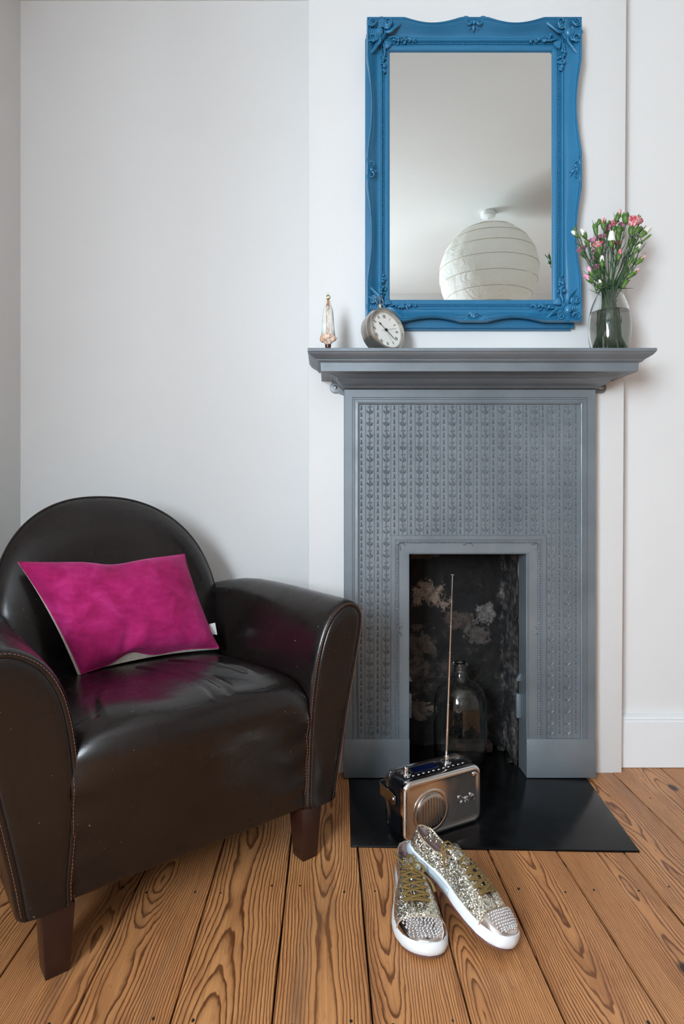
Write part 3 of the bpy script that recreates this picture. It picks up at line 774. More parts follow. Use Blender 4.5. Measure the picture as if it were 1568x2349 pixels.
# ---------------------------------------------------------------- paper lantern (seen in the mirror)
lt = empty('paper_lantern', 'round white paper lantern shade hanging from the ceiling, reflected in the mirror', 'lamp', (.915, .03, HC))
Rl = .275; zl = -.072-Rl
b = MB(); nu_, nv_ = 90, 64; P = []
for i in range(nv_+1):
    a = radians(12)+(pi-radians(24))*i/nv_; row = []
    band = abs(((i/nv_)*9) % 1-.5)*2
    for j in range(nu_):
        th = 2*pi*j/nu_
        r = Rl*(1-.005*(1-band)) + .004*noise.noise(Vector((cos(th)*4, sin(th)*4, a*3)))-.003*abs(sin(th*4.5+a))*0
        r += .003*noise.noise(Vector((cos(th)*12, sin(th)*12, a*4)))
        row.append((r*sin(a)*cos(th), r*sin(a)*sin(th), zl+r*cos(a)*.99))
    P.append(row)
b.grid(P, False, True); b.build('paper_shade', M_paper, lt, recalc=True, angle=80)
b = MB(); pts = []
for i in range(700):
    u = i/699; a = radians(12)+(pi-radians(24))*u; th = 2*pi*9*u
    a2 = a+.07*sin(th+1)*sin(a)
    pts.append((Rl*1.003*sin(a2)*cos(th), Rl*1.003*sin(a2)*sin(th), zl+Rl*1.003*cos(a2)*.99))
b.tube(pts, .0012, 5); b.build('wire_spiral', M_wire, lt)
MB().lathe([(.0, 0), (.040, -.0005), (.042, -.006), (.040, -.026), (.030, -.031), (.006, -.032)], 32).build('ceiling_rose', M_plastic, lt)
MB().tube([(0, 0, -.03), (0, 0, -.30)], .0025, 8).build('cord', M_plastic, lt)
MB().lathe([(.016, -.30), (.02, -.31), (.02, -.35), (.012, -.36)], 20).build('lamp_holder', M_plastic, lt)
# ---------------------------------------------------------------- figurine
SZT = 1.189
sp = at(752, 0, 1.612); st = empty('figurine', 'small painted figurine of a crowned woman in white robes at left end of shelf', 'figurine', (sp.x, 1.612, SZT))
M_robe = petal('painted_robe', (.62, .70, .70), (.80, .78, .74), .4, .6)
M_robein = petal('painted_under_robe', (.55, .38, .30), (.74, .68, .60), .4, .55)
M_skin = simple('painted_skin', (.55, .27, .16), .5); M_hair = simple('painted_brown_hair', (.10, .04, .02), .5)
M_cloud = petal('painted_cloud', (.62, .30, .14), (.78, .66, .56), .40, .50)
M_gold = simple('gilt_metal', (.50, .42, .26), .3, 1.0)
M_darkbase = simple('dark_red_base', (.06, .012, .008), .3)
MB().lathe([(.0125, 0), (.0125, .002), (.0095, .004), (.0075, .006), (.0085, .010), (.006, .011)], 24).build('base', M_darkbase, st)
b = MB()
b.lathe([(.006, .009), (.010, .014), (.014, .020), (.020, .026), (.021, .032), (.017, .037), (.010, .040)], 20, sy=.8)
for k in range(9):
    a = 2*pi*k/9; b.sphere((.015*cos(a), .012*sin(a), .027+.004*sin(k*2.1)), (.008, .0075, .0075), 10, 7)
b.v = [tuple(Vector(p)*(1+.05*noise.noise(Vector(p)*200))) for p in b.v]
b.build('cloud_pedestal', M_cloud, st, angle=60)
def draped(prof, folds, amp, sy=.75, open_=0):
    b = MB(); P = []; n = 48
    for r, z in prof:
        row = []
        for j in range(n):
            a = 2*pi*j/n; k = 1+amp*sin(folds*a+z*60)*min(1, (0.135-z)*14)
            row.append((r*k*cos(a), r*k*sin(a)*sy, z))
        P.append(row)
    b.grid(P, False, True, cap=True); return b
draped([(.015, .036), (.014, .050), (.0115, .075), (.010, .095), (.0085, .108), (.005, .114)], 7, .06).build('robe', M_robein, st, angle=70)
# mantle: open at the front
b = MB(); P = []
for r, z, off in ((.0185, .036, .30), (.0175, .055, .26), (.0150, .080, .30), (.0135, .098, .45), (.0115, .110, .50), (.0075, .118, .55), (.0068, .126, .60), (.0055, .1325, .55), (.002, .1355, .3)):
    row = []
    for j in range(33):
        a = -pi/2+off+(2*pi-2*off)*j/32; k = 1+.07*sin(6*a+z*80); row.append((r*k*cos(a), r*k*.8*sin(a)+.001, z))
    P.append(row)
b.grid(P)
o = b.build('mantle', M_robe, st, angle=80); so = o.modifiers.new('thick', 'SOLIDIFY'); so.thickness = .0012
b = MB(); b.sphere((0, -.0015, .1245), (.0044, .0046, .0062), 16, 12); b.sphere((0, -.0062, .1235), (.0009, .0012, .0014), 8, 6)
b.tube([(0, 0, .110), (0, -.0005, .120)], .0024, 10); hd = b.build('head', M_skin, st)
b = MB()
for s_ in (-1, 1): b.sphere((s_*.0016, -.0056, .1255), (.0007, .0004, .0004), 6, 4)
b.build('eye', M_hair, hd)
b = MB(); b.sphere((0, .0006, .1265), (.0050, .0048, .0062), 16, 10); b.build('hair', M_hair, st)
b = MB()
for s_ in (-1, 1):
    b.tube([(s_*.0075, -.001, .106), (s_*.0070, -.0065, .098), (s_*.0008, -.0105, .1035)], [.0026, .0028, .0018], 8)
b.build('sleeve', M_robe, st)
b = MB()
for s_ in (-1, 1):
    b.tube([(s_*.0012, -.0098, .1015), (s_*.0007, -.0110, .1055), (s_*.0003, -.0112, .1090)], [.0013, .0013, .0005], 7)
b.build('hands', M_skin, st)
b = MB(); b.lathe([(.0038, .132), (.0052, .1345), (.0050, .136)], 20, cap=False)
for k in range(4):
    a = pi*k/4; b.tube([(.0050*cos(a), .0050*sin(a), .1355), (.0062*cos(a), .0062*sin(a), .1395), (.0035*cos(a), .0035*sin(a), .1430), (0, 0, .1435), (-.0035*cos(a), -.0035*sin(a), .1430), (-.0062*cos(a), -.0062*sin(a), .1395), (-.0050*cos(a), -.0050*sin(a), .1355)], .0009, 6)
b.sphere((0, 0, .1445), .0013, 8, 6)
b.box(-.0005, .0005, -.0005, .0005, .1455, .1505); b.box(-.0018, .0018, -.0005, .0005, .1478, .1488)
b.build('crown', M_gold, st)
for c_ in list(st.children):
    if c_.name.startswith('base'): c_.scale = (1, 1, 1.8)
    else: c_.location.z = .0075
# ---------------------------------------------------------------- clock
cr = .0630
ck_s = cr/.0545
ck_x = at(888, 0, 1.645).x
ck = empty('clock', 'round silver pocket watch style clock with roman numerals leaning on the shelf', 'clock',
           M=Matrix.Translation((ck_x, 1.622, SZT+.0008)) @ Matrix.Rotation(radians(34), 4, 'Z') @ Matrix.Rotation(radians(-12), 4, 'X'))
CM = Matrix.Translation((0, 0, cr)) @ Matrix.Rotation(pi/2, 4, 'X') @ Matrix.Scale(ck_s, 4)  # local z of the disc looks out of the dial
b = MB(); b.lathe([(.030, -.034), (.044, -.033), (.050, -.028), (.0515, -.020), (.0515, -.012), (.0490, -.0105), (.0490, -.008), (.0530, -.0065), (.0545, -.001), (.0540, .006), (.0515, .0105), (.0485, .012), (.0462, .0105), (.0455, .006), (.0450, .002)], 64, CM)
b.build('case', M_steel, ck, angle=30)
b = MB(); b.lathe([(.0452, .0022), (.001, .0024)], 48, CM); b.build('dial', M_dial, ck)
M_ink = simple('black_ink', (.01, .01, .012), .5)
def text_mesh(txt, size, ext=.0002, font=None):
    cu = bpy.data.curves.new('t', 'FONT'); cu.body = txt; cu.size = size; cu.extrude = ext; cu.align_x = 'CENTER'; cu.align_y = 'CENTER'; cu.resolution_u = 3
    o = bpy.data.objects.new('t', cu); C.objects.link(o)
    dg = bpy.context.evaluated_depsgraph_get(); me = bpy.data.meshes.new_from_object(o.evaluated_get(dg))
    bpy.data.objects.remove(o); bpy.data.curves.remove(cu); return me
for k, tx in enumerate(['XII', 'I', 'II', 'III', 'IIII', 'V', 'VI', 'VII', 'VIII', 'IX', 'X', 'XI']):
    a = -2*pi*k/12; me = text_mesh(tx, .0100, .00015); me.materials.append(M_ink); me.name = 'numeral'
    o = bpy.data.objects.new('numeral', me); C.objects.link(o); o.parent = ck
    o.matrix_local = CM @ Matrix.Rotation(a, 4, 'Z') @ Matrix.Translation((0, .0335, .0027)) @ Matrix.Diagonal((.72, 1.15, 1, 1))
b = MB()
for k in range(60):
    b.box(-.00018, .00018, .0405, .0420 if k % 5 else .0428, .0024, .0027, CM @ Matrix.Rotation(2*pi*k/60, 4, 'Z'))
stuff(b.build('minute_track', M_ink, ck, smooth=False))
def hand(name, ang, ln, wd, z, mat, tail=0, spade=False):
    b = MB(); M = CM @ Matrix.Rotation(-radians(ang), 4, 'Z')
    pl = [(-wd*.5, -tail), (wd*.5, -tail), (wd*.5, ln*.70), (0, ln), (-wd*.5, ln*.70)]
    if spade: pl = [(-wd*.4, -tail), (wd*.4, -tail), (wd*.4, ln*.62), (wd*1.5, ln*.72), (wd*.9, ln*.84), (0, ln), (-wd*.9, ln*.84), (-wd*1.5, ln*.72), (-wd*.4, ln*.62)]
    b.prism(pl, z, z+.0004, M); return b.build(name, mat, ck, smooth=False)
hand('hour_hand', 312, .026, .0016, .0034, M_ink, spade=True)
hand('minute_hand', 132, .035, .0017, .0040, M_ink)
hand('second_hand', 76, .038, .0005, .0046, M_ink, tail=.015)
hand('alarm_hand', 152, .030, .0004, .0030, M_steel)
b = MB(); b.lathe([(.0036, .003), (.0036, .0052), (.0020, .0060)], 20, CM); b.build('hub', M_ink, ck)
b = MB(); b.lathe([(.0055, cr*2-.006), (.0040, cr*2-.001), (.0030, cr*2+.006), (.0032, cr*2+.008), (.0050, cr*2+.011), (.0052, cr*2+.014), (.0038, cr*2+.017), (.001, cr*2+.018)], 20, Matrix.Translation((0, .006, 0)))
b.build('winding_stem', M_steel, ck)
b = MB(); zc = cr*2+.0270
b.tube([(.0135*cos(a), .006+.001*sin(a), zc+.0135*sin(a)) for a in [2*pi*k/36 for k in range(36)]], .0011, 7, closed=True); b.build('hanging_ring', M_steel, ck)
for s_ in (-1,):
    b = MB(); b.tube([(s_*.020, .022, .012), (s_*.026, .030, -.0065)], [.0030, .0022], 8); b.sphere((s_*.026, .030, -.0062), .003, 8, 6); b.build('rear_foot', M_steel, ck)
# ---------------------------------------------------------------- vase, water and carnations
VY = 1.652; VX = at(1397, 0, VY).x
vs_ = empty('vase', 'clear rounded glass vase with water at the right end of the shelf', 'vase', (VX, VY, SZT))
outer = [(.001, .0003), (.030, .0003), (.040, .002), (.0455, .010), (.0500, .026), (.0535, .045), (.0552, .066), (.0550, .085), (.0525, .108), (.0470, .132), (.0395, .152), (.0325, .166), (.0302, .1712)]
inner = [(.0288, .1716), (.0310, .164), (.0375, .150), (.0450, .131), (.0505, .107), (.0528, .085), (.0530, .066), (.0513, .045), (.0475, .027), (.0425, .014), (.034, .0085), (.001, .0080)]
b = MB(); b.lathe(outer+inner, 64); b.build('glass_body', M_glass, vs_, angle=80)
WL = .116
wpts = [(r+.0003, z) for r, z in inner[::-1] if z < WL-.003]; wr = interp([(z, r) for r, z in inner[::-1]], WL)+.0003
wpts = [(.0005, .0078)]+wpts[1:]+[(wr, WL), (wr-.002, WL-.0008), (.0005, WL-.0010)]
wt = MB().lathe(wpts, 64).build('water', M_water, None, angle=60, loc=(VX, VY, SZT)); wt['label'] = 'clear water filling the lower two thirds of the glass vase'; wt['category'] = 'water'
K = .17857
def fpx(cx, cy, Y): return at(1280+cx*K, 460+cy*K, Y)
def make_petals(kind, r, seed, bloom):
    b = MB(); rs = random.Random(seed)
    if not bloom:
        # folded petal tip
        for k in range(5):
            a = 2*pi*k/5+rs.random(); P = []
            for i in range(6):
                u = i/5; row = []
                for j in range(5):
                    v = (j/4-.5)*1.5; rr = r*(.85-.35*u)*(1+.1*k/5); row.append((rr*cos(a+v), rr*sin(a+v), r*2.3*u+rs.uniform(-.08, .08)*r-(abs(v)*r*.5*u)))
                P.append(row)
            b.grid(P)
        b.sphere((0, 0, r*.7), (r*.72, r*.72, r*1.45), 10, 8)
    else:
        for ring_, (cnt, op, ln) in enumerate(((6, 1.15, 1.9), (6, .8, 2.0), (5, .45, 2.0), (4, .15, 1.8))):
            for k in range(cnt):
                a = 2*pi*(k+.5*ring_)/cnt+rs.random()*.3; P = []
                for i in range(6):
                    u = i/5; row = []
                    for j in range(7):
                        v = (j/6-.5)*1.3*(.4+.8*u); fr = r*.16*sin(j*3.1+k)*u*u
                        rad = r*(.25+op*u**1.2); row.append((rad*cos(a+v*.9)+fr*.3, rad*sin(a+v*.9), r*(.1+ln*u*(1-.28*op*u))+fr))
                    P.append(row)
                b.grid(P)
    return b
stem_bases = []
def carnation(idx, cx, cy, tx, ty, kind, label, r=.0062, bloom=False, Y=None, neck=None):
    """(cx, cy) base of the calyx, (tx, ty) tip of the bud, in the crop's coordinates"""
    rs = random.Random(idx*13+5)
    Y = Y if Y else VY+rs.uniform(-.032, .034)
    p = fpx(cx, cy, Y); tip = fpx(tx, ty, Y+rs.uniform(-.004, .004)); d = (tip-p).normalized(); ln = (tip-p).length
    a = rs.uniform(0, 2*pi)
    q = Vector((VX, VY, SZT)); nx = (p.x-VX)*.13
    neckp = q+Vector((max(-.0235, min(.0235, nx*1.4+rs.uniform(-.010, .010))), max(-.020, min(.020, (Y-VY)*.5+rs.uniform(-.010, .010))), .166))
    ft = q+Vector((max(-.036, min(.036, -nx*.6+rs.uniform(-.034, .034))), rs.uniform(-.026, .026), .0115+rs.uniform(0, .012)))
    t_ = empty('carnation', label, 'flower', tuple(p), group='carnations in the glass vase')
    W = Matrix.Translation(-p)
    mid = neckp.lerp(p, .55)+Vector(((neckp.x-VX)*.35, 0, .004))+Vector((rs.uniform(-.003, .003), 0, 0))
    pts = catmull([ft, ft.lerp(neckp, .5)+Vector((rs.uniform(-.005, .005), rs.uniform(-.005, .005), 0)), neckp, mid, p-d*.006, p+d*.001], 5)
    b = MB(); b.tube(pts, [.0017-.0007*i/len(pts) for i in range(len(pts))], 6, M=W)
    for u in (.45, .62, .80):   # swollen nodes
        c = pts[int(u*(len(pts)-1))]; b.sphere(c, .0021, 7, 5, W)
    b.build('stem', M_stem, t_)
    tot = len(pts)
    for u, s_ in ((.16, 1), (.34, -1), (.47, 1), (.62, -1), (.70, 1), (.82, -1)):
        if u < .4 and rs.random() < .4: continue
        i = int(u*(tot-1)); c = pts[i]; dr = (pts[i+1]-pts[i]).normalized()
        for s2 in ((s_,) if rs.random() < .5 else (1, -1)):
            e = c+dr*rs.uniform(.018, .032)+Vector((s2*rs.uniform(.004, .014), rs.uniform(-.008, .008), rs.uniform(-.002, .004)))
            if u < .4: e = c+(e-c)*.55
            m_ = c.lerp(e, .5)+Vector((s2*.002, 0, .001)); b = MB(); b.tube(catmull([c, m_, e], 3), [.0010, .0014, .0016, .0015, .0012, .0009, .0003][:7], 5, flat=(1, .35), M=W)
            b.build('leaf', M_leaf, t_, recalc=True)
    R = d.to_track_quat('Z', 'Y').to_matrix().to_4x4()
    rp = r; r = min(r, .0070) if kind != 'green' else r*.92
    b = MB(); cl = ln*(.58 if kind != 'green' else .95)
    b.lathe([(.0011, -.001), (r*.62, cl*.10), (r*.88, cl*.35), (r*.98, cl*.62), (r*.95, cl*.86), (r*.55 if kind == 'green' else r*.82, cl)], 14, R)
    for k in range(5):
        aa = 2*pi*k/5+idx; c0 = Vector((r*.92*cos(aa), r*.92*sin(aa), cl*.72)); c1 = Vector((r*.82*cos(aa), r*.82*sin(aa), cl*1.18))
        b.tube([c0, c0.lerp(c1, .5)*1.02, c1], [r*.42, r*.34, r*.06], 6, flat=(1, .5), up=(cos(aa+pi/2), sin(aa+pi/2), 0), M=R)
    b.build('calyx', M_calyx, t_, angle=70)
    if kind != 'green':
        pb = make_petals(kind, rp*1.12 if not bloom else rp*1.15, idx, bloom)
        pb.v = [tuple(R @ Vector((x, y, z+cl*(.80 if not bloom else .70)))) for x, y, z in pb.v]
        pb.build('petals', M_pet[kind], t_, recalc=True, angle=70)
FL = [
 (258, 470, 178, 395, 'white', 'white tipped carnation bud furthest left, overlapping the blue frame', .0058, 0, 1.628),
 (222, 405, 212, 340, 'green', 'tiny closed green bud just above the furthest left white tipped bud', .0034, 0, 1.630),
 (355, 488, 298, 378, 'white', 'white tipped carnation bud second from the left, beside the blue frame', .0070, 0, 1.632),
 (350, 735, 285, 600, 'pink', 'pink half open carnation close against the lower blue frame', .0095, 1, 1.66),
 (490, 455, 470, 300, 'green', 'closed green bud on a straight upright stem left of the bunch', .0068, 0, 0),
 (505, 320, 535, 245, 'green', 'closed green bud half hidden behind the tall red striped bud', .0058, 0, 0),
 (583, 375, 572, 200, 'red', 'tall red and white striped bud left of the bunch top', .0066, 0, 1.64),
 (745, 265, 797, 112, 'blush', 'highest carnation bud, green with a blush red tip', .0074, 0, 0),
 (860, 295, 862, 170, 'green', 'large green bud with parted tips next to the highest bud', .0096, 0, 0),
 (920, 440, 965, 262, 'red', 'fully open red and white striped carnation at upper right', .0150, 1, 1.64),
 (990, 290, 1035, 200, 'green', 'green bud peeping out behind the open striped carnation', .0068, 0, 1.68),
 (985, 440, 1040, 335, 'green', 'green bud leaning right below the open striped carnation', .0072, 0, 0),
 (1045, 470, 1185, 340, 'white', 'long white carnation bud reaching out to the upper right', .0082, 0, 1.64),
 (1050, 395, 1075, 345, 'green', 'small green bud left of the long white bud', .0034, 0, 0),
 (675, 605, 682, 430, 'white', 'large creamy white rosebud shaped carnation in the middle front', .0105, 0, 1.612),
 (705, 400, 712, 280, 'red', 'red edged open carnation behind the middle of the bunch', .0095, 1, 1.685),
 (625, 455, 628, 350, 'pink', 'pink open carnation behind, above the creamy white one', .0095, 1, 1.69),
 (640, 300, 655, 262, 'green', 'tiny pointed green bud left of the red edged carnation', .0036, 0, 1.67),
 (810, 400, 825, 310, 'pink', 'pale pink carnation partly hidden under the parted green bud', .0080, 1, 1.69),
 (775, 430, 780, 335, 'green', 'dull grey green round bud under the highest bud', .0085, 0, 1.66),
 (470, 600, 445, 500, 'pink', 'pink carnation at the left edge of the bunch', .0085, 1, 1.68),
 (565, 560, 555, 460, 'pink', 'pink carnation seen between stems left of the creamy white one', .0085, 1, 1.685),
 (530, 690, 500, 545, 'red', 'pink and red carnation opening at the left front', .0098, 1, 1.615),
 (500, 740, 485, 630, 'pink', 'pink carnation low at the left behind the opening one', .0080, 1, 1.68),
 (765, 765, 797, 625, 'red', 'narrow red tipped bud upright in the middle of the stems', .0062, 0, 1.615),
 (565, 855, 558, 715, 'white', 'white tipped green bud low at the left front', .0072, 0, 1.612),
 (985, 820, 1140, 695, 'blush', 'upper of the two striped buds leaning out at the right', .0068, 0, 1.64),
 (885, 995, 1055, 865, 'blush', 'lower of the two striped buds leaning out at the right', .0068, 0, 1.63),
 (445, 980, 385, 860, 'pink', 'upper of two pale pink buds low at the left', .0070, 0, 1.63),
 (500, 930, 478, 860, 'pink', 'small mauve pink carnation low inside the left stems', .0080, 1, 1.67),
 (450, 1060, 330, 950, 'pink', 'lowest pale pink bud at the far left above the vase', .0072, 0, 1.625),
 (555, 1095, 532, 1035, 'white', 'tiny white bud just above the vase neck', .0046, 0, 1.62),
 (490, 1160, 488, 1095, 'green', 'short green bud lying on the left of the vase rim', .0050, 0, 1.63),
 (965, 680, 1055, 560, 'white', 'small white bud among green buds on the right', .0064, 0, 1.64),
 (885, 840, 970, 740, 'green', 'green bud leaning right at mid height', .0055, 0, 1.625),
 (815, 1130, 885, 1020, 'green', 'green bud low on the right above the vase rim', .0062, 0, 1.63),
 (765, 640, 765, 525, 'red', 'dark red carnation between the creamy one and the right stems', .0075, 1, 1.66),
 (960, 560, 970, 455, 'white', 'cream white carnation behind the right green buds', .0078, 1, 1.685),
 (1010, 590, 1110, 505, 'white', 'narrow pale bud pointing right under the long white bud', .0050, 0, 1.66),
 (395, 590, 350, 505, 'green', 'green bud left, just under the two white tipped buds', .0056, 0, 1.62),
 (490, 850, 455, 720, 'pink', 'striped pink carnation against the wall at lower left', .0078, 1, 1.69),
 (925, 610, 925, 500, 'green', 'upright green bud in the right middle of the bunch', .0068, 0, 1.65),
 (845, 950, 880, 850, 'green', 'green bud at the lower right among the stems', .0062, 0, 1.655),
 (520, 1000, 520, 905, 'green', 'green bud low at the left among the stems', .0054, 0, 1.65),
 (760, 520, 765, 415, 'green', 'green bud right of the creamy white carnation', .0066, 0, 1.63),
 (1090, 520, 1185, 440, 'green', 'tiny green bud furthest right on the bunch', .0030, 0, 1.65),
]
for i, (cx, cy, tx, ty, kind, lab, r, bl, Y) in enumerate(FL): carnation(i, cx, cy, tx, ty, kind, lab, r, bool(bl), Y or None)
# ---------------------------------------------------------------- glass demijohn
dm = empty('glass_bottle', 'large empty clear glass demijohn standing inside the fire opening', 'bottle', (.397, 1.795, .0037))
do = [(.001, .0005), (.060, .0005), (.070, .004), (.0775, .014), (.0775, .060), (.0785, .110), (.0780, .175), (.0745, .200), (.066, .221), (.052, .237), (.036, .247), (.026, .254), (.0205, .264), (.0185, .276), (.0180, .286), (.0205, .289), (.0215, .294), (.0205, .300), (.0175, .3025)]
di = [(.0140, .3015), (.0135, .286), (.0145, .274), (.0175, .262), (.024, .2505), (.034, .2435), (.050, .2335), (.0635, .2185), (.0718, .198), (.0752, .174), (.0757, .110), (.0748, .060), (.0745, .016), (.066, .008), (.045, .012), (.001, .020)]
b = MB(); b.lathe(do+di, 64); b.build('glass_body', M_glass2, dm, angle=80)
b = MB(); b.tube([(.0200*cos(a), .0200*sin(a), .2775) for a in [2*pi*k/28 for k in range(28)]], .0018, 6, closed=True); b.build('neck_ring', M_glass2, dm)
# ---------------------------------------------------------------- radio
rd = empty('radio', 'chrome portable radio with round speaker grille and raised aerial on the hearth', 'radio', (.175, 1.374, .0040), (0, 0, radians(27.2)))
RW, RH, RD = .228, .141, .082
def rrect(x0, x1, z0, z1, r, n=7):
    out = []
    for cx, cz, a0 in ((x1-r, z1-r, 0), (x0+r, z1-r, pi/2), (x0+r, z0+r, pi), (x1-r, z0+r, 3*pi/2)):
        for k in range(n+1):
            a = a0+pi/2*k/n; out.append((cx+r*cos(a), cz+r*sin(a)))
    return out
def rr_loft(levels, cap=True):
    b = MB(); P = [[(x, y, z) for x, z in rrect(ins, RW-ins, ins, RH-ins, max(.004, .022-ins*.8))] for ins, y in levels]
    b.grid(P, False, True, cap=cap); return b
rr_loft([(.004, .008), (.002, .012), (.0022, RD-.014), (.004, RD-.010)]).build('casing', M_black, rd, angle=40)
rr_loft([(.0, .013), (.0, .006), (.0015, .0015), (.005, -.0018), (.0085, -.0028), (.012, -.0022), (.016, -.0014)]).build('front_panel', M_chrome2, rd, angle=50)
rr_loft([(.0, RD-.014), (.0, RD-.006), (.002, RD-.0015), (.006, RD), (.01, RD+.0008)]).build('back_panel', M_chrome2, rd, angle=50)
M_slot = simple('dark_slot', (.05, .045, .04), .5)
GM = Matrix.Translation((.076, -.0014, .062)) @ Matrix.Rotation(pi/2, 4, 'X')
b = MB(); b.tube([GM @ Vector((.0465*cos(a), .0465*sin(a), .0006)) for a in [2*pi*k/64 for k in range(64)]], .0046, 10, closed=True, flat=(.38, 1), up=(0, -1, 0)); b.build('grille_surround', M_chrome2, rd)
b = MB(); b.lathe([(.0402, .000), (.0402, .0042), (.0390, .0052), (.030, .0062), (.015, .0068), (.001, .0070)], 56, GM); b.build('speaker_grille', M_steel, rd)
for k in range(8):
    x = -.0275+k*.0079; h = sqrt(.036**2-x*x)-.003
    b = MB(); b.box(x-.0012, x+.0012, -h, h, .0058, .0070, GM); b.build('grille_slot', M_slot, rd, smooth=False)
me = text_mesh('Dualit', .030, .0009); me.materials.append(M_chrome); me.name = 'lettering'
o = bpy.data.objects.new('lettering', me); C.objects.link(o); o.parent = rd
o.matrix_local = Matrix.Translation((.180, -.0030, .067)) @ Matrix.Rotation(pi/2, 4, 'X') @ Matrix.Diagonal((.70, .92, 1, 1))
b = MB(); b.lathe([(.0060, 0), (.0060, .0016), (.0045, .0024), (.001, .0026)], 20, Matrix.Translation((.206, -.0014, .120)) @ Matrix.Rotation(pi/2, 4, 'X')); b.build('indicator', M_chrome, rd)
def knob(x, y):
    b = MB(); b.lathe([(.0125, RH-.003), (.0125, RH+.0005), (.0110, RH+.0020), (.0062, RH+.0024), (.0060, RH+.0150), (.0052, RH+.0165), (.001, RH+.0168)], 28, Matrix.Translation((x, y, 0)))
    return b.build('knob', M_chrome, rd)
knob(.033, .040); kn = knob(.158, .046)
b = MB(); b.box(.058, .128, .036, .062, RH-.0026, RH-.0012); b.build('display', M_display, rd, bevel=.0005, seg=1)
b = MB(); b.box(.055, .131, .033, .065, RH-.003, RH-.0018); b.build('display_bezel', M_black, rd, bevel=.0005, seg=1)
for k in range(12):
    b = MB(); xk = .030+.0148*k; b.sphere((xk, .0245+.0012*(k % 2), RH-.0018), (.0040, .0026, .0022), 10, 6); b.build('button', M_chrome, rd)
# aerial: telescopic rod on the right knob
ap = Vector((.158, .046, RH+.016)); dirv = Matrix.Rotation(radians(-27.2), 3, 'Z') @ Vector((.034, .0, 1)).normalized()
b = MB(); pts = []; rr = []; LA = .447; segs = 7
for k in range(segs):
    r = .0033-.00032*k; z0 = LA*k/segs; z1 = LA*(k+1)/segs
    pts += [ap+dirv*z0, ap+dirv*(z1-.002), ap+dirv*(z1-.0019), ap+dirv*z1]; rr += [r, r, r+.0005, r+.0004]
b.tube(pts, rr, 12); b.sphere(ap+dirv*LA, (.0052, .0052, .0016), 14, 6); b.build('aerial', M_chrome, rd, angle=40)
# strap handle folded down over the left side
b = MB(); hw = .0135; hz = .0890
path = [(-.0022, .031), (-.0024, .060), (-.0026, .088), (-.0010, .099), (.0035, .1055), (.012, .1085), (.05, .109), (RW-.05, .109), (RW-.012, .1085), (RW-.0035, .1055), (RW+.0010, .099), (RW+.0026, .088), (RW+.0024, .060), (RW+.0022, .031)]
path = catmull([(x, y, hz) for x, y in path], 5); P = []
for i, p in enumerate(path):
    t_ = (path[min(i+1, len(path)-1)]-path[max(i-1, 0)]).normalized(); nn = Vector((-t_.y, t_.x, 0))*.0007
    k = min(i, len(path)-1-i); h_ = hw*min(1, .62+.2*k)
    P.append([tuple(p-nn-Vector((0, 0, h_))), tuple(p-nn+Vector((0, 0, h_))), tuple(p+nn+Vector((0, 0, h_))), tuple(p+nn-Vector((0, 0, h_)))])
b.grid(P, False, True, cap=True); b.build('handle', M_chrome2, rd, bevel=.0003, seg=1)
for xx in (-.0034, RW+.0034):
    b = MB(); b.sphere((xx, .041, hz), (.0026, .0048, .0048), 14, 8); b.build('handle_rivet', M_chrome, rd)
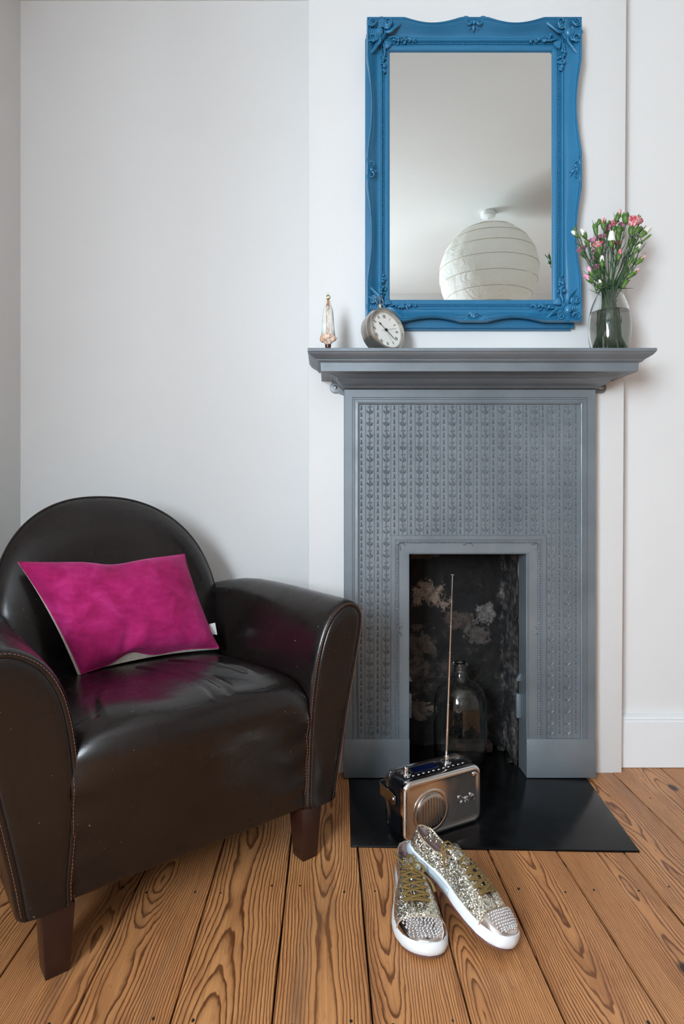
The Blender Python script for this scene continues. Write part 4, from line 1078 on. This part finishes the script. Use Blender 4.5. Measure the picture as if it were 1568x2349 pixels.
# ---------------------------------------------------------------- shoes
def shoe_parts(root, side, tied):
    Ls = .270
    def hw(t, s_):   # half width of the sole, s_ = -1 left, +1 right
        tab = [(0, .004), (.012, .014), (.04, .0225), (.09, .0275), (.18, .0295), (.32, .0275), (.45, .0315), (.60, .0415), (.72, .0460), (.82, .0455), (.90, .0400), (.95, .0315), (.975, .0235), (.990, .0150), (1.0, .0030)]
        v = interp(tab, t); 
        if s_*side > 0: v += .0035*sin(pi*min(1, max(0, (t-.4)/.55)))
        return v
    def cx(t): return side*(.008*sin(pi*min(1, t))-.006*max(0, t-.75)*4)*-1
    ts = [0, .006, .014, .03, .06, .10, .15, .20, .26, .32, .38, .44, .50, .55, .60, .65, .70, .74, .78, .82, .86, .90, .93, .955, .975, .990, 1.0]
    loop = [(cx(t)-hw(t, -1), t*Ls) for t in ts[::-1]]+[(cx(t)+hw(t, 1), t*Ls) for t in ts]   # toe -> heel on the left, heel -> toe on the right
    tl = ts[::-1]+ts
    # foxing with toe spring
    def spring(t): return .006*max(0, (t-.72)/.28)**2
    def fox(t): return .021+.003*max(0, (t-.8)/.2)
    b = MB(); P = []
    for k, (ins, zf) in enumerate(((.004, 0.0), (.0005, .003), (-.0006, .010), (0, .75), (.0020, .97), (.0045, 1.0))):
        row = []
        for (x, y), t in zip(loop, tl):
            c = cx(t); z = zf if k < 3 else zf*fox(t)
            yy = y+(ins if t < .05 else (-ins if t > .95 else 0))
            row.append((c+(x-c)*(1-ins/.04)+(ins if x > c else -ins)*-.4, yy, z+spring(t)+(.0022 if k < 1 else .0022)))
        P.append(row)
    P = [r for r in P]
    b.grid(P, False, True, cap=True); fx = b.build('rubber_sole', M_rubber, root, angle=45)
    b = MB(); P = []
    for z in (0, .003):
        P.append([(cx(t)+(x-cx(t))*.93, y*.985+.002, z+spring(t)) for (x, y), t in zip(loop, tl)])
    b.grid(P, False, True, cap=True); b.build('outsole', M_outsole, root)
    # blue-grey stripe band at the heel half
    b = MB(); P = [[], []]
    sel = [i for i, t in enumerate(tl) if t <= .52]
    P = [[(cx(tl[i])+(loop[i][0]-cx(tl[i]))*1.022, loop[i][1]-(.0010 if tl[i] < .03 else 0), .0075), (cx(tl[i])+(loop[i][0]-cx(tl[i]))*1.030, loop[i][1]-(.0014 if tl[i] < .03 else 0), .013), (cx(tl[i])+(loop[i][0]-cx(tl[i]))*1.022, loop[i][1]-(.0010 if tl[i] < .03 else 0), .0185)] for i in sel]
    b.grid(P); o = b.build('foxing_stripe', M_rubberb, root, recalc=False); so = o.modifiers.new('t', 'SOLIDIFY'); so.thickness = .001
    # upper
    CAP = .80; VAMP = .72; n = len(loop)
    def topz(t): return interp([(0, .058), (.06, .057), (.15, .051), (.26, .049), (.36, .058), (.42, .066), (.50, .0665), (.60, .0605), (.70, .053), (.78, .0475), (.86, .0425), (.92, .0375), (1, .030)], t)
    def gap(t, s_): 
        w_ = hw(t, s_)
        return interp([(0, w_*.80), (.10, w_*.86), (.26, w_*.82), (.35, .0205), (.42, .0125), (.55, .0095), (.68, .0070), (.72, .0040), (.735, 0), (1, 0)], t)
    def upper_pt(i, a, off=0):
        x, y = loop[i]; t = tl[i]; c = cx(t); s_ = 1 if x > c else -1
        tt = t
        if t < .05: tt = t
        g = gap(t, s_); T = Vector((c+s_*g, y+(.006 if t < .05 else 0), topz(t)))
        if t > .93: T = Vector((c, .93*Ls+(t-.93)*Ls*.35, topz(.93)-(t-.93)*.05))
        B = Vector((c+(x-c)*.925, y*.972+.0042, fox(t)*.9+spring(t)))
        # superelliptic rise
        e = 1.0 if t < .30 else lerp(1.0, .72, min(1, (t-.30)/.3))
        ca = cos(a*pi/2)**e; sa = sin(a*pi/2)**(1.0 if t < .3 else .85)
        if t < .33:
            ca = 1-a; sa = a; bul = .0022*sin(pi*a)
        else: bul = 0
        if .33 <= t < .45:
            k = (t-.33)/.12; ca = lerp(1-a, ca, k); sa = lerp(a, sa, k); bul = .0022*sin(pi*a)*(1-k)
        p = Vector((T.x+(B.x-T.x)*ca, T.y+(B.y-T.y)*ca, B.z+(T.z-B.z)*sa))
        if t > .60: p.y = lerp(T.y, B.y, ca)
        p.x += s_*bul
        if i in (0, n-1): p.x = c
        if off:
            p.x -= s_*off*(0 if i in (0, n-1) else 1)*(ca*.9+.1); p.z -= off*sa*.8
            if t < .03: p.y += off
        return p
    NA = 12
    tabs = [[upper_pt(i, k/NA) for k in range(NA+1)] for i in range(n)]
    # toe cap, glitter body
    def sub(lo, hi, off=0, rng=None):
        idx = [i for i in range(n) if lo <= tl[i] <= hi]
        # contiguous runs
        runs = []; cur = []
        for i in idx:
            if cur and i != cur[-1]+1: runs.append(cur); cur = []
            cur.append(i)
        if cur: runs.append(cur)
        return runs
    b = MB()
    for run in sub(0, CAP+.021):
        b.grid([[tuple(upper_pt(i, k/NA)) for k in range(NA+1)] for i in run])
    up = b.build('glitter_upper', M_glitter, root, recalc=True, angle=70)
    so = up.modifiers.new('t', 'SOLIDIFY'); so.thickness = .0016; so.offset = -1
    b = MB()
    for run in sub(0, CAP):
        b.grid([[tuple(upper_pt(i, k/NA, .0028)) for k in range(NA+1)] for i in run])
    b.build('lining', M_lining, root, recalc=True, angle=70)
    b = MB(); run_l = sub(CAP+.015, 1.0)
    for run in run_l: b.grid([[tuple(upper_pt(i, k/NA, -.0009)) for k in range(NA+1)] for i in run])
    cap_o = b.build('toe_cap', M_rosemetal, root, recalc=True, angle=60)
    # edge of the toe cap
    b = MB()
    i0 = tl.index(.82); i1 = n-1-i0
    arc = [upper_pt(i0, k/NA, -.0012) for k in range(NA+1)]+[upper_pt(i1, k/NA, -.0012) for k in range(NA, -1, -1)]
    b.tube(arc, .0013, 6); b.build('toe_seam', M_goldtrim, root)
    # studs on the cap
    b = MB(); cnt = 0
    for row in range(10):
        t = .828+row*.0175
        w_ = (hw(min(t, 1), -1)+hw(min(t, 1), 1))*.5*.78; m = max(3, int(2*w_/.0062))
        for k in range(m):
            f_ = (k+.5*(row % 2)+.25)/m*2-1
            if abs(f_) > .97: continue
            s_ = -1 if f_ < 0 else 1
            ii = max(j for j in range(len(ts)) if ts[j] <= t); t0 = ts[ii]; t1 = ts[min(ii+1, len(ts)-1)]; q = 0 if t1 == t0 else (t-t0)/(t1-t0)
            ia = len(ts)-1-ii if s_ < 0 else len(ts)+ii; ib = ia-1 if s_ < 0 else min(ia+1, n-1)
            goal = cx(t)+f_*w_; p = min((upper_pt(ia, q2/60, -.0012).lerp(upper_pt(ib, q2/60, -.0012), q) for q2 in range(61)), key=lambda v_: abs(v_.x-goal))
            if p.z < fox(t)+spring(t)+.006: continue
            b.sphere(p, .0024, 8, 5)
    stuff(b.build('stud', M_chrome, root, recalc=False))
    # collar piping
    b = MB(); idx = [i for i in range(n) if tl[i] <= .73]
    b.tube([upper_pt(i, 1.0) for i in idx], .0013, 6); b.build('collar_piping', M_goldtrim, root)
    # insole
    b = MB(); idx = [i for i in range(n) if tl[i] <= .78]
    pl = [(cx(tl[i])+(loop[i][0]-cx(tl[i]))*.88, loop[i][1]*.98+.004) for i in idx]; b.prism(pl, .0225, .0245); b.build('insole', M_lining, root)
    # tongue
    b = MB(); P = []
    for k in range(13):
        u = k/12; t = lerp(.745, .34, u); w_ = lerp(.012, .021, u); z = topz(t)-lerp(.004, .001, u)+(.020*max(0, u-.72)/.28); y = t*Ls-.004*u
        P.append([(cx(t)+w_*v, y, z-.004*v*v-(0 if abs(v) < .9 else .001)) for v in (-1, -.66, -.33, 0, .33, .66, 1)])
    b.grid(P); o = b.build('tongue', M_glitter if side < 0 else M_glitter, root, recalc=True, angle=80); so = o.modifiers.new('t', 'SOLIDIFY'); so.thickness = .003; so.offset = -1
    b = MB(); b.grid([[(x, y+.0002, z+.0006) for x, y, z in r[2:5]] for r in P[10:12]]); b.build('size_label', M_rubberb, root, recalc=True)
    # eyelets and laces
    eyes = [.455, .505, .555, .605, .655, .700]
    def eyep(t, s_, dz=0, k=.20):
        g = (gap(t, s_)+.0065); c = cx(t)
        ii = max(j for j in range(len(ts)) if ts[j] <= t); q = (t-ts[ii])/(ts[ii+1]-ts[ii])
        ia = len(ts)-1-ii if s_ < 0 else len(ts)+ii; ib = ia-1 if s_ < 0 else ia+1
        return upper_pt(ia, .80, -.0008-dz).lerp(upper_pt(ib, .80, -.0008-dz), q)
    for t in ([.400]+eyes):
        for s_ in (-1, 1):
            p = eyep(t, s_, .0002); b = MB(); b.sphere(p, (.0026, .0026, .0014), 12, 6); b.build('eyelet', M_blackmat, root)
    def lace(pts, r=.0034):
        b = MB(); b.tube(catmull(pts, 6), r, 8, flat=(.38, 1), up=(0, 0, 1)); b.build('lace', M_lace, root, angle=70)
    def ctr(t, h=.004): return Vector((cx(t), t*Ls, topz(t)+h))
    for k in range(len(eyes)-1 if tied else len(eyes)-2):
        t0, t1 = eyes[-1-k], eyes[-2-k]
        for s_ in (-1, 1):
            lace([eyep(t0, s_, -.001), eyep(t0, s_, .002), ctr((t0+t1)/2, .0035 if s_ > 0 else .0015), eyep(t1, -s_, .002), eyep(t1, -s_, -.001)])
    t0 = eyes[-1]+.004; lace([eyep(t0, -1, -.001), eyep(t0, -1, .0022), ctr(t0, .003), eyep(t0, 1, .0022), eyep(t0, 1, -.001)])
    if tied:
        kt = ctr(.465, .007)
        b = MB(); b.sphere(kt, (.006, .006, .0045), 12, 8); b.build('lace_knot', M_lace, root)
        for pts in ([kt, kt+Vector((-.010, -.006, .007)), kt+Vector((-.022, .002, .004)), kt+Vector((-.018, .012, -.001)), kt+Vector((-.003, .003, .001))],
                    [kt, kt+Vector((.008, -.012, .009)), kt+Vector((.002, -.026, .010)), kt+Vector((-.006, -.016, .006)), kt],
                    [kt, kt+Vector((-.016, .012, -.001)), kt+Vector((-.034, .022, -.012)), kt+Vector((-.040, .036, -.022))],
                    [kt, kt+Vector((.012, -.004, .004)), kt+Vector((.022, -.016, .006)), kt+Vector((.034, -.034, .010))],
                    [kt, kt+Vector((.012, .004, .002)), kt+Vector((.018, -.004, -.002)), kt+Vector((.008, -.006, .002))]): lace(pts, .0028)
    else:
        e0 = eyep(.455, -1, .002); lace([eyep(.50, 1, 0), eyep(.47, 1, .003), ctr(.44, .010), ctr(.40, .012)+Vector((.016, 0, .004)), ctr(.36, .016)+Vector((.034, 0, -.002)), ctr(.43, .002)+Vector((.046, 0, -.018))], .0026)
        lace([eyep(.42, -1, -.001), eyep(.41, -1, .003), ctr(.36, .012)+Vector((-.002, 0, 0)), ctr(.31, .024)+Vector((.012, 0, 0)), ctr(.34, .020)+Vector((.036, 0, -.006)), ctr(.42, .010)+Vector((.044, 0, -.020))], .0026)
        lace([eyep(.505, -1, -.001), eyep(.505, -1, .0025), ctr(.50, .006), ctr(.495, .004)+Vector((.006, 0, 0))], .0030)
def shoe_matrix(H, T, roll):
    H, T = Vector(H), Vector(T); y = (T-H).normalized(); x = y.cross(Vector((0, 0, 1))).normalized(); z = x.cross(y)
    R = Matrix((x, y, z)).transposed().to_4x4()
    return Matrix.Translation(H) @ R @ Matrix.Rotation(roll, 4, 'Y')
s1 = empty('sneaker', 'gold glitter sneaker flat on the boards, bronze lace tied in a bow', 'shoe', M=shoe_matrix((.178, 1.306, .0006), (.170, 1.038, .0006), 0), group='pair of glitter sneakers')
shoe_parts(s1, -1, True)
s2 = empty('sneaker', 'gold glitter sneaker resting its heel on the other one, laces loosened', 'shoe', M=shoe_matrix((.172, 1.266, .0600), (.322, 1.050, .0060), radians(-15)), group='pair of glitter sneakers')
shoe_parts(s2, 1, False)
# ---------------------------------------------------------------- armchair
ch = empty('armchair', 'dark brown leather tub armchair with a rounded back standing in the corner', 'armchair', (-.2515, 1.178, 0), (0, 0, atan2(.613, .79)))
ARM = [(.238, .122), (.240, .20), (.245, .30), (.252, .38), (.262, .44), (.278, .495), (.300, .535), (.330, .560), (.356, .566), (.380, .558), (.396, .540), (.400, .515), (.394, .47), (.382, .41), (.365, .33), (.348, .24), (.334, .17), (.326, .122), (.30, .118), (.26, .118)]
ARM = ARM[:18]
ARMC = [Vector((p.x, p.y)) for p in catmull([(x, z, 0) for x, z in ARM], 4)]
ARMC += [Vector((x, .1195)) for x in (.323, .312, .295, .27, .25, .241)]
def inset(poly, d):
    out = []; n = len(poly)
    for i in range(n):
        t_ = (poly[(i+1) % n]-poly[i-1]).normalized(); nrm = Vector((-t_.y, t_.x))
        if poly[i].y < .1225:   # along the hem only move sideways towards the middle
            q = Vector((lerp(poly[i].x, .282, min(1, abs(d)/.045)), poly[i].y+min(abs(d), .004)*.6))
        else: q = poly[i]+nrm*d
        out.append(q)
    return out
area_ = sum(ARMC[i].x*ARMC[(i+1) % len(ARMC)].y-ARMC[(i+1) % len(ARMC)].x*ARMC[i].y for i in range(len(ARMC)))
sgn = 1 if area_ > 0 else -1
def arm_path(y):   # sideways shift and scale of the section towards the back
    u = max(0, (y-.36)/.26)
    return -.105*u*u, 1-.10*u*u
for s_ in (1, -1):
    OUT = ARMC if s_ > 0 else [Vector((p.x-.020*min(1, max(0, (p.y-.16)/.16))*max(0, min(1, (.36-p.x)/.09)), p.y)) for p in ARMC]
    b = MB(); P = []
    for y, ins in ((-.018, .020), (-.026, .014), (-.0275, .009), (-.024, .004), (-.016, .001), (-.006, 0), (.05, 0), (.12, 0), (.20, 0), (.28, 0), (.36, 0), (.42, 0), (.48, 0), (.54, .002), (.59, .006), (.62, .014)):
        sh, sc_ = arm_path(y); poly = inset(OUT, ins*sgn)
        lift = .006*sin(pi*min(1, max(0, y/.5)))
        P.append([(s_*(p.x+sh), y-.008*max(0, (p.y-.3)/.26)*(1 if y < .1 else 0), .118+(p.y-.118)*sc_+(lift if p.y > .4 else 0)) for p in poly])
    b.grid(P, False, True, cap=True); ao = b.build('arm', M_leather, ch, angle=60)
    b = MB(); P = []
    for y, ins in ((-.020, .0125), (-.0262, .0135), (-.0285, .017), (-.0300, .024), (-.0305, .034)):
        poly = inset(OUT, ins*sgn); P.append([(s_*p.x, y-.008*max(0, (p.y-.3)/.26), p.y) for p in poly])
    b.grid(P, False, True, cap=True); b.build('arm_front_panel', M_leather, ch, angle=60)
    # stitching along the front edge
    b = MB(); poly = inset(OUT, .0065*sgn); acc = 0; n = len(poly); dense = []
    for i in range(n):
        p, q = poly[i], poly[(i+1) % n]; m = max(1, int((q-p).length/.002))
        for k in range(m): dense.append(p.lerp(q, k/m))
    dash = [p for p in dense if p.y > .128]
    i = 0
    while i+3 < len(dash):
        if (dash[i+2]-dash[i]).length < .007:
            pp = [(s_*q.x, -.0268-.008*max(0, (q.y-.3)/.26), q.y) for q in (dash[i], dash[i+2])]
            b.tube(pp, .0006, 5)
        i += 3
    stuff(b.build('stitching', M_stitch, ch, recalc=False))
# back
def arch(a):   # outline of the back, a 0..1 from right base over the top to the left base
    w_, h_, zc = .284, .297, .50
    if a < .17: u = a/.17; return Vector((w_, lerp(.20, zc, u)))
    if a > .83: u = (1-a)/.17; return Vector((-w_, lerp(.20, zc, u)))
    th = pi*(a-.17)/.66; c, s2_ = cos(th), sin(th); e = 2/2.25
    return Vector((w_*math.copysign(abs(c)**e, c), zc+h_*abs(s2_)**e))
def yf(x, z): return .455+.30*(z-.38)-.95*x*x-.10*max(0, z-.62)**1.0
NA_ = 72; rings = [0, .15, .3, .45, .6, .72, .82, .89, .94, .975, 1.0]
b = MB(); Cc = Vector((0, .44)); P = []
for r in rings:
    row = []
    for j in range(NA_+1):
        p = Cc.lerp(arch(j/NA_), r); y = yf(p.x, p.y)-.022*(1-r**3)+.055*r**7
        row.append((p.x, y, p.y))
    P.append(row)
for r, dy in ((1.0, .062), (.985, .085), (.93, .098), (.8, .105), (.5, .108), (0, .11)):
    row = []
    for j in range(NA_+1):
        p = Cc.lerp(arch(j/NA_), r); row.append((p.x, yf(p.x, p.y)+dy+.04*max(0, 1-r), p.y))
    P.append(row)
b.grid(P); b.build('backrest', M_leather, ch, angle=60)
b = MB(); b.tube([(arch(j/120).x*1.004, yf(arch(j/120).x, arch(j/120).y)+.060, arch(j/120).y+.001) for j in range(14, 107)], .0034, 8); b.build('back_piping', M_leather, ch)
# rear shell that closes the tub low down
b = MB(); P = []
for z, k in ((.118, .93), (.30, .97), (.46, 1.0), (.56, .99)):
    row = []
    for j in range(25):
        a = -pi/2+pi*j/24; row.append((.30*k*sin(a), .52+.12*k*cos(a), z))
    P.append(row)
b.grid(P); o = b.build('rear_shell', M_leather, ch, angle=60); so = o.modifiers.new('t', 'SOLIDIFY'); so.thickness = .01; so.offset = -1
# seat with waterfall front
b = MB(); SP = [(.02, .120), (-.008, .121), (-.016, .128), (-.019, .16), (-.021, .22), (-.023, .28), (-.027, .32), (-.030, .345), (-.028, .368), (-.020, .388), (-.005, .401), (.020, .409), (.06, .412), (.12, .411), (.20, .405), (.28, .398), (.36, .392), (.46, .388), (.52, .386)]
SPc = catmull([(y, z, 0) for y, z in SP], 7); ns = 110
CREASE = [[(-.03, .26), (-.005, .16), (.012, .08), (.016, .02), (.014, -.005)], [(.055, .27), (.10, .19), (.130, .11), (.138, .07)], [(-.14, .16), (-.175, .09), (-.19, .03)], [(.03, .13), (.045, .05), (.046, .0)]]
def crease(x, y):
    d = 0
    for k, c in enumerate(CREASE):
        for p, q in zip(c, c[1:]):
            p = Vector(p); q = Vector(q); e = q-p; t_ = max(0, min(1, (Vector((x, y))-p).dot(e)/e.dot(e))); w_ = Vector((x, y))-(p+e*t_)
            r = w_.length; sd = w_.x
            if r < .04: d = min(d, -.0030*exp(-(r/.0055)**2)); d2 = .0020*exp(-((sd-.013)/.009)**2)*exp(-(w_.y/.02)**2)
            else: d2 = 0
            if d > -.0003: d = max(d, d2)
    return d
P = []
for i in range(ns+1):
    v = -1+2*i/ns; x = .2455*v; e = 1-abs(v)**7; row = []
    cen = 1-v*v
    for q in SPc:
        y, z = q.x, q.y; up = max(0, min(1, (z-.30)/.1)); front = 1 if y < .03 else 0
        y2 = y-(.030*cen+.006)*max(0, min(1, (.10-y)/.1))*min(1, max(0, (z-.10)/.22))+.016*(1-e)*front*up
        z2 = z+(.014*cen)*up-(1-e)*.020*up
        wr_ = .0025*sin(x*38+y*14)*exp(-((y-.05)/.09)**2)*(1 if y > -.01 else .3)
        puck = .0020*sin(z*95)*abs(v)**6 if y < 0 else 0
        row.append((x, y2+puck, z2+wr_+(crease(x, y) if z > .385 else 0)))
    P.append(row)
b.grid(P)
b.build('seat', M_leather, ch, angle=70)
b = MB()
for s_ in (1, -1):
    row = P[0] if s_ < 0 else P[-1]; pp = [Vector(q) for q in row if q[1] < .03]
    ln = []
    for a_, c_ in zip(pp, pp[1:]):
        m = max(1, int((c_-a_).length/.002))
        for k in range(m): ln.append(a_.lerp(c_, k/m)+Vector((-s_*.004, -.0014, .0006)))
    i = 0
    while i+3 < len(ln):
        b.tube([ln[i], ln[i+2]], .0006, 5); i += 3
stuff(b.build('stitching', M_stitch, ch, recalc=False))
b = MB(); b.box(-.29, .29, .01, .55, .112, .122); b.build('underside', M_blackmat, ch)
for lx, ly in ((-.262, .008), (.262, .008), (-.22, .50), (.22, .50)):
    b = MB(); r0, r1 = .0265, .0195; dy = .006 if ly < .1 else .03
    b.grid([[(lx-r, ly-r+d, z), (lx+r, ly-r+d, z), (lx+r, ly+r+d, z), (lx-r, ly+r+d, z)] for r, z, d in ((r1, .0004, dy*0), (r1+.002, .03, 0), (r0, .119, 0))], False, True, cap=True)
    b.build('leg', M_legwood, ch, bevel=.002)
# ---------------------------------------------------------------- cushion
CHM = Matrix.Translation((-.2515, 1.178, 0)) @ Matrix.Rotation(atan2(.613, .79), 4, 'Z')
cor = {'bl': Vector((-.140, .318, .404)), 'br': Vector((.210, .322, .404)), 'tl': Vector((-.235, .458, .648)), 'tr': Vector((.178, .462, .640))}
cctr = sum(cor.values(), Vector())/4
pw = CHM @ cctr
pil = empty('cushion', 'magenta velvet cushion with cream linen back leaning in the brown armchair', 'cushion', tuple(CHM @ Vector((cctr.x, cctr.y, .404))))
base = CHM @ Vector((cctr.x, cctr.y, .404))
nrm = ((cor['br']-cor['bl']).cross(cor['tl']-cor['bl'])).normalized()   # towards the viewer side
if nrm.y > 0: nrm = -nrm
def cush(front):
    n = 40; P = []
    for i in range(n+1):
        v = -1+2*i/n; row = []
        for j in range(n+1):
            u = -1+2*j/n
            # edges pull inwards between the corners
            uu = u*(1-.045*(1-v*v)); vv = v*(1-.075*(1-u*u))
            s2_, t2 = (uu+1)/2, (vv+1)/2
            p = cor['bl'].lerp(cor['br'], s2_).lerp(cor['tl'].lerp(cor['tr'], s2_), t2)
            th = .062*(max(0, 1-abs(u)**3.2)*max(0, 1-abs(v)**3.0))**.55
            w1 = .009*noise.noise(Vector((u*1.7, v*1.7, 3)))+.0042*noise.noise(Vector((u*5, v*4, 8)))
            fold = -.016*exp(-((u+.42-.35*(v+1))/.10)**2)*exp(-((v+.85)/.42)**2)+.009*exp(-((u+.22-.30*(v+1))/.10)**2)*exp(-((v+.85)/.40)**2)
            topf = -.010*exp(-((u+.05)/.18)**2)*exp(-((v-.95)/.3)**2)
            e = max(0, 1-max(abs(u), abs(v))**8)
            if front: p = p+nrm*(th+(w1+fold+topf)*e+.004)+Vector((0, 0, (.020*exp(-((u+.30)/.22)**2)+.006*exp(-((u-.5)/.5)**2))*max(0, -v)**9))+(CHM.to_3x3().inverted() @ Vector((.007, 0, 0)))*max(0, -u)**9*max(0, .6-.5*v)
            else: p = p-nrm*(th*.62)
            p = p+Vector((0, 0, -.012*exp(-((u-.05)/.30)**2)*max(0, v)**4))
            if not front: p.z += 0
            row.append(tuple((CHM @ p)-base))
        P.append(row)
    return P
b = MB(); b.grid(cush(True)); b.build('velvet_front', M_velvet, pil, recalc=False, angle=89)
b = MB(); PB = cush(False); b.grid(PB); b.build('linen_back', M_linen, pil, recalc=False, angle=89)
n = 40; PF = cush(True)
def rim_of(P): return [P[0][j] for j in range(n)]+[P[i][n] for i in range(n)]+[P[n][n-j] for j in range(n)]+[P[n-i][0] for i in range(n)]
ra, rb = rim_of(PF), rim_of(PB)
b = MB(); b.grid([ra, [tuple((Vector(p)+Vector(q))/2+Vector((0, 0, -.0005))) for p, q in zip(ra, rb)], rb], False, True); b.build('linen_edge', M_linen, pil, recalc=False)
b = MB(); b.tube(ra, .0016, 6, closed=True); b.build('seam', M_velvet, pil)
pr = CHM @ cor['br'].lerp(cor['tr'], .16)-base
b = MB(); q = CHM.to_3x3()
b.add([tuple(pr+q @ Vector(v)) for v in ((-.006, -.004, .0), (.011, -.006, -.004), (.006, -.004, .028), (-.010, -.002, .026), (-.006, -.0028, .0), (.011, -.0048, -.004), (.006, -.0028, .028), (-.010, -.0008, .026))], [(0, 1, 2, 3), (4, 7, 6, 5), (0, 4, 5, 1), (1, 5, 6, 2), (2, 6, 7, 3), (3, 7, 4, 0)])
b.build('care_label', M_plastic, pil, smooth=False)
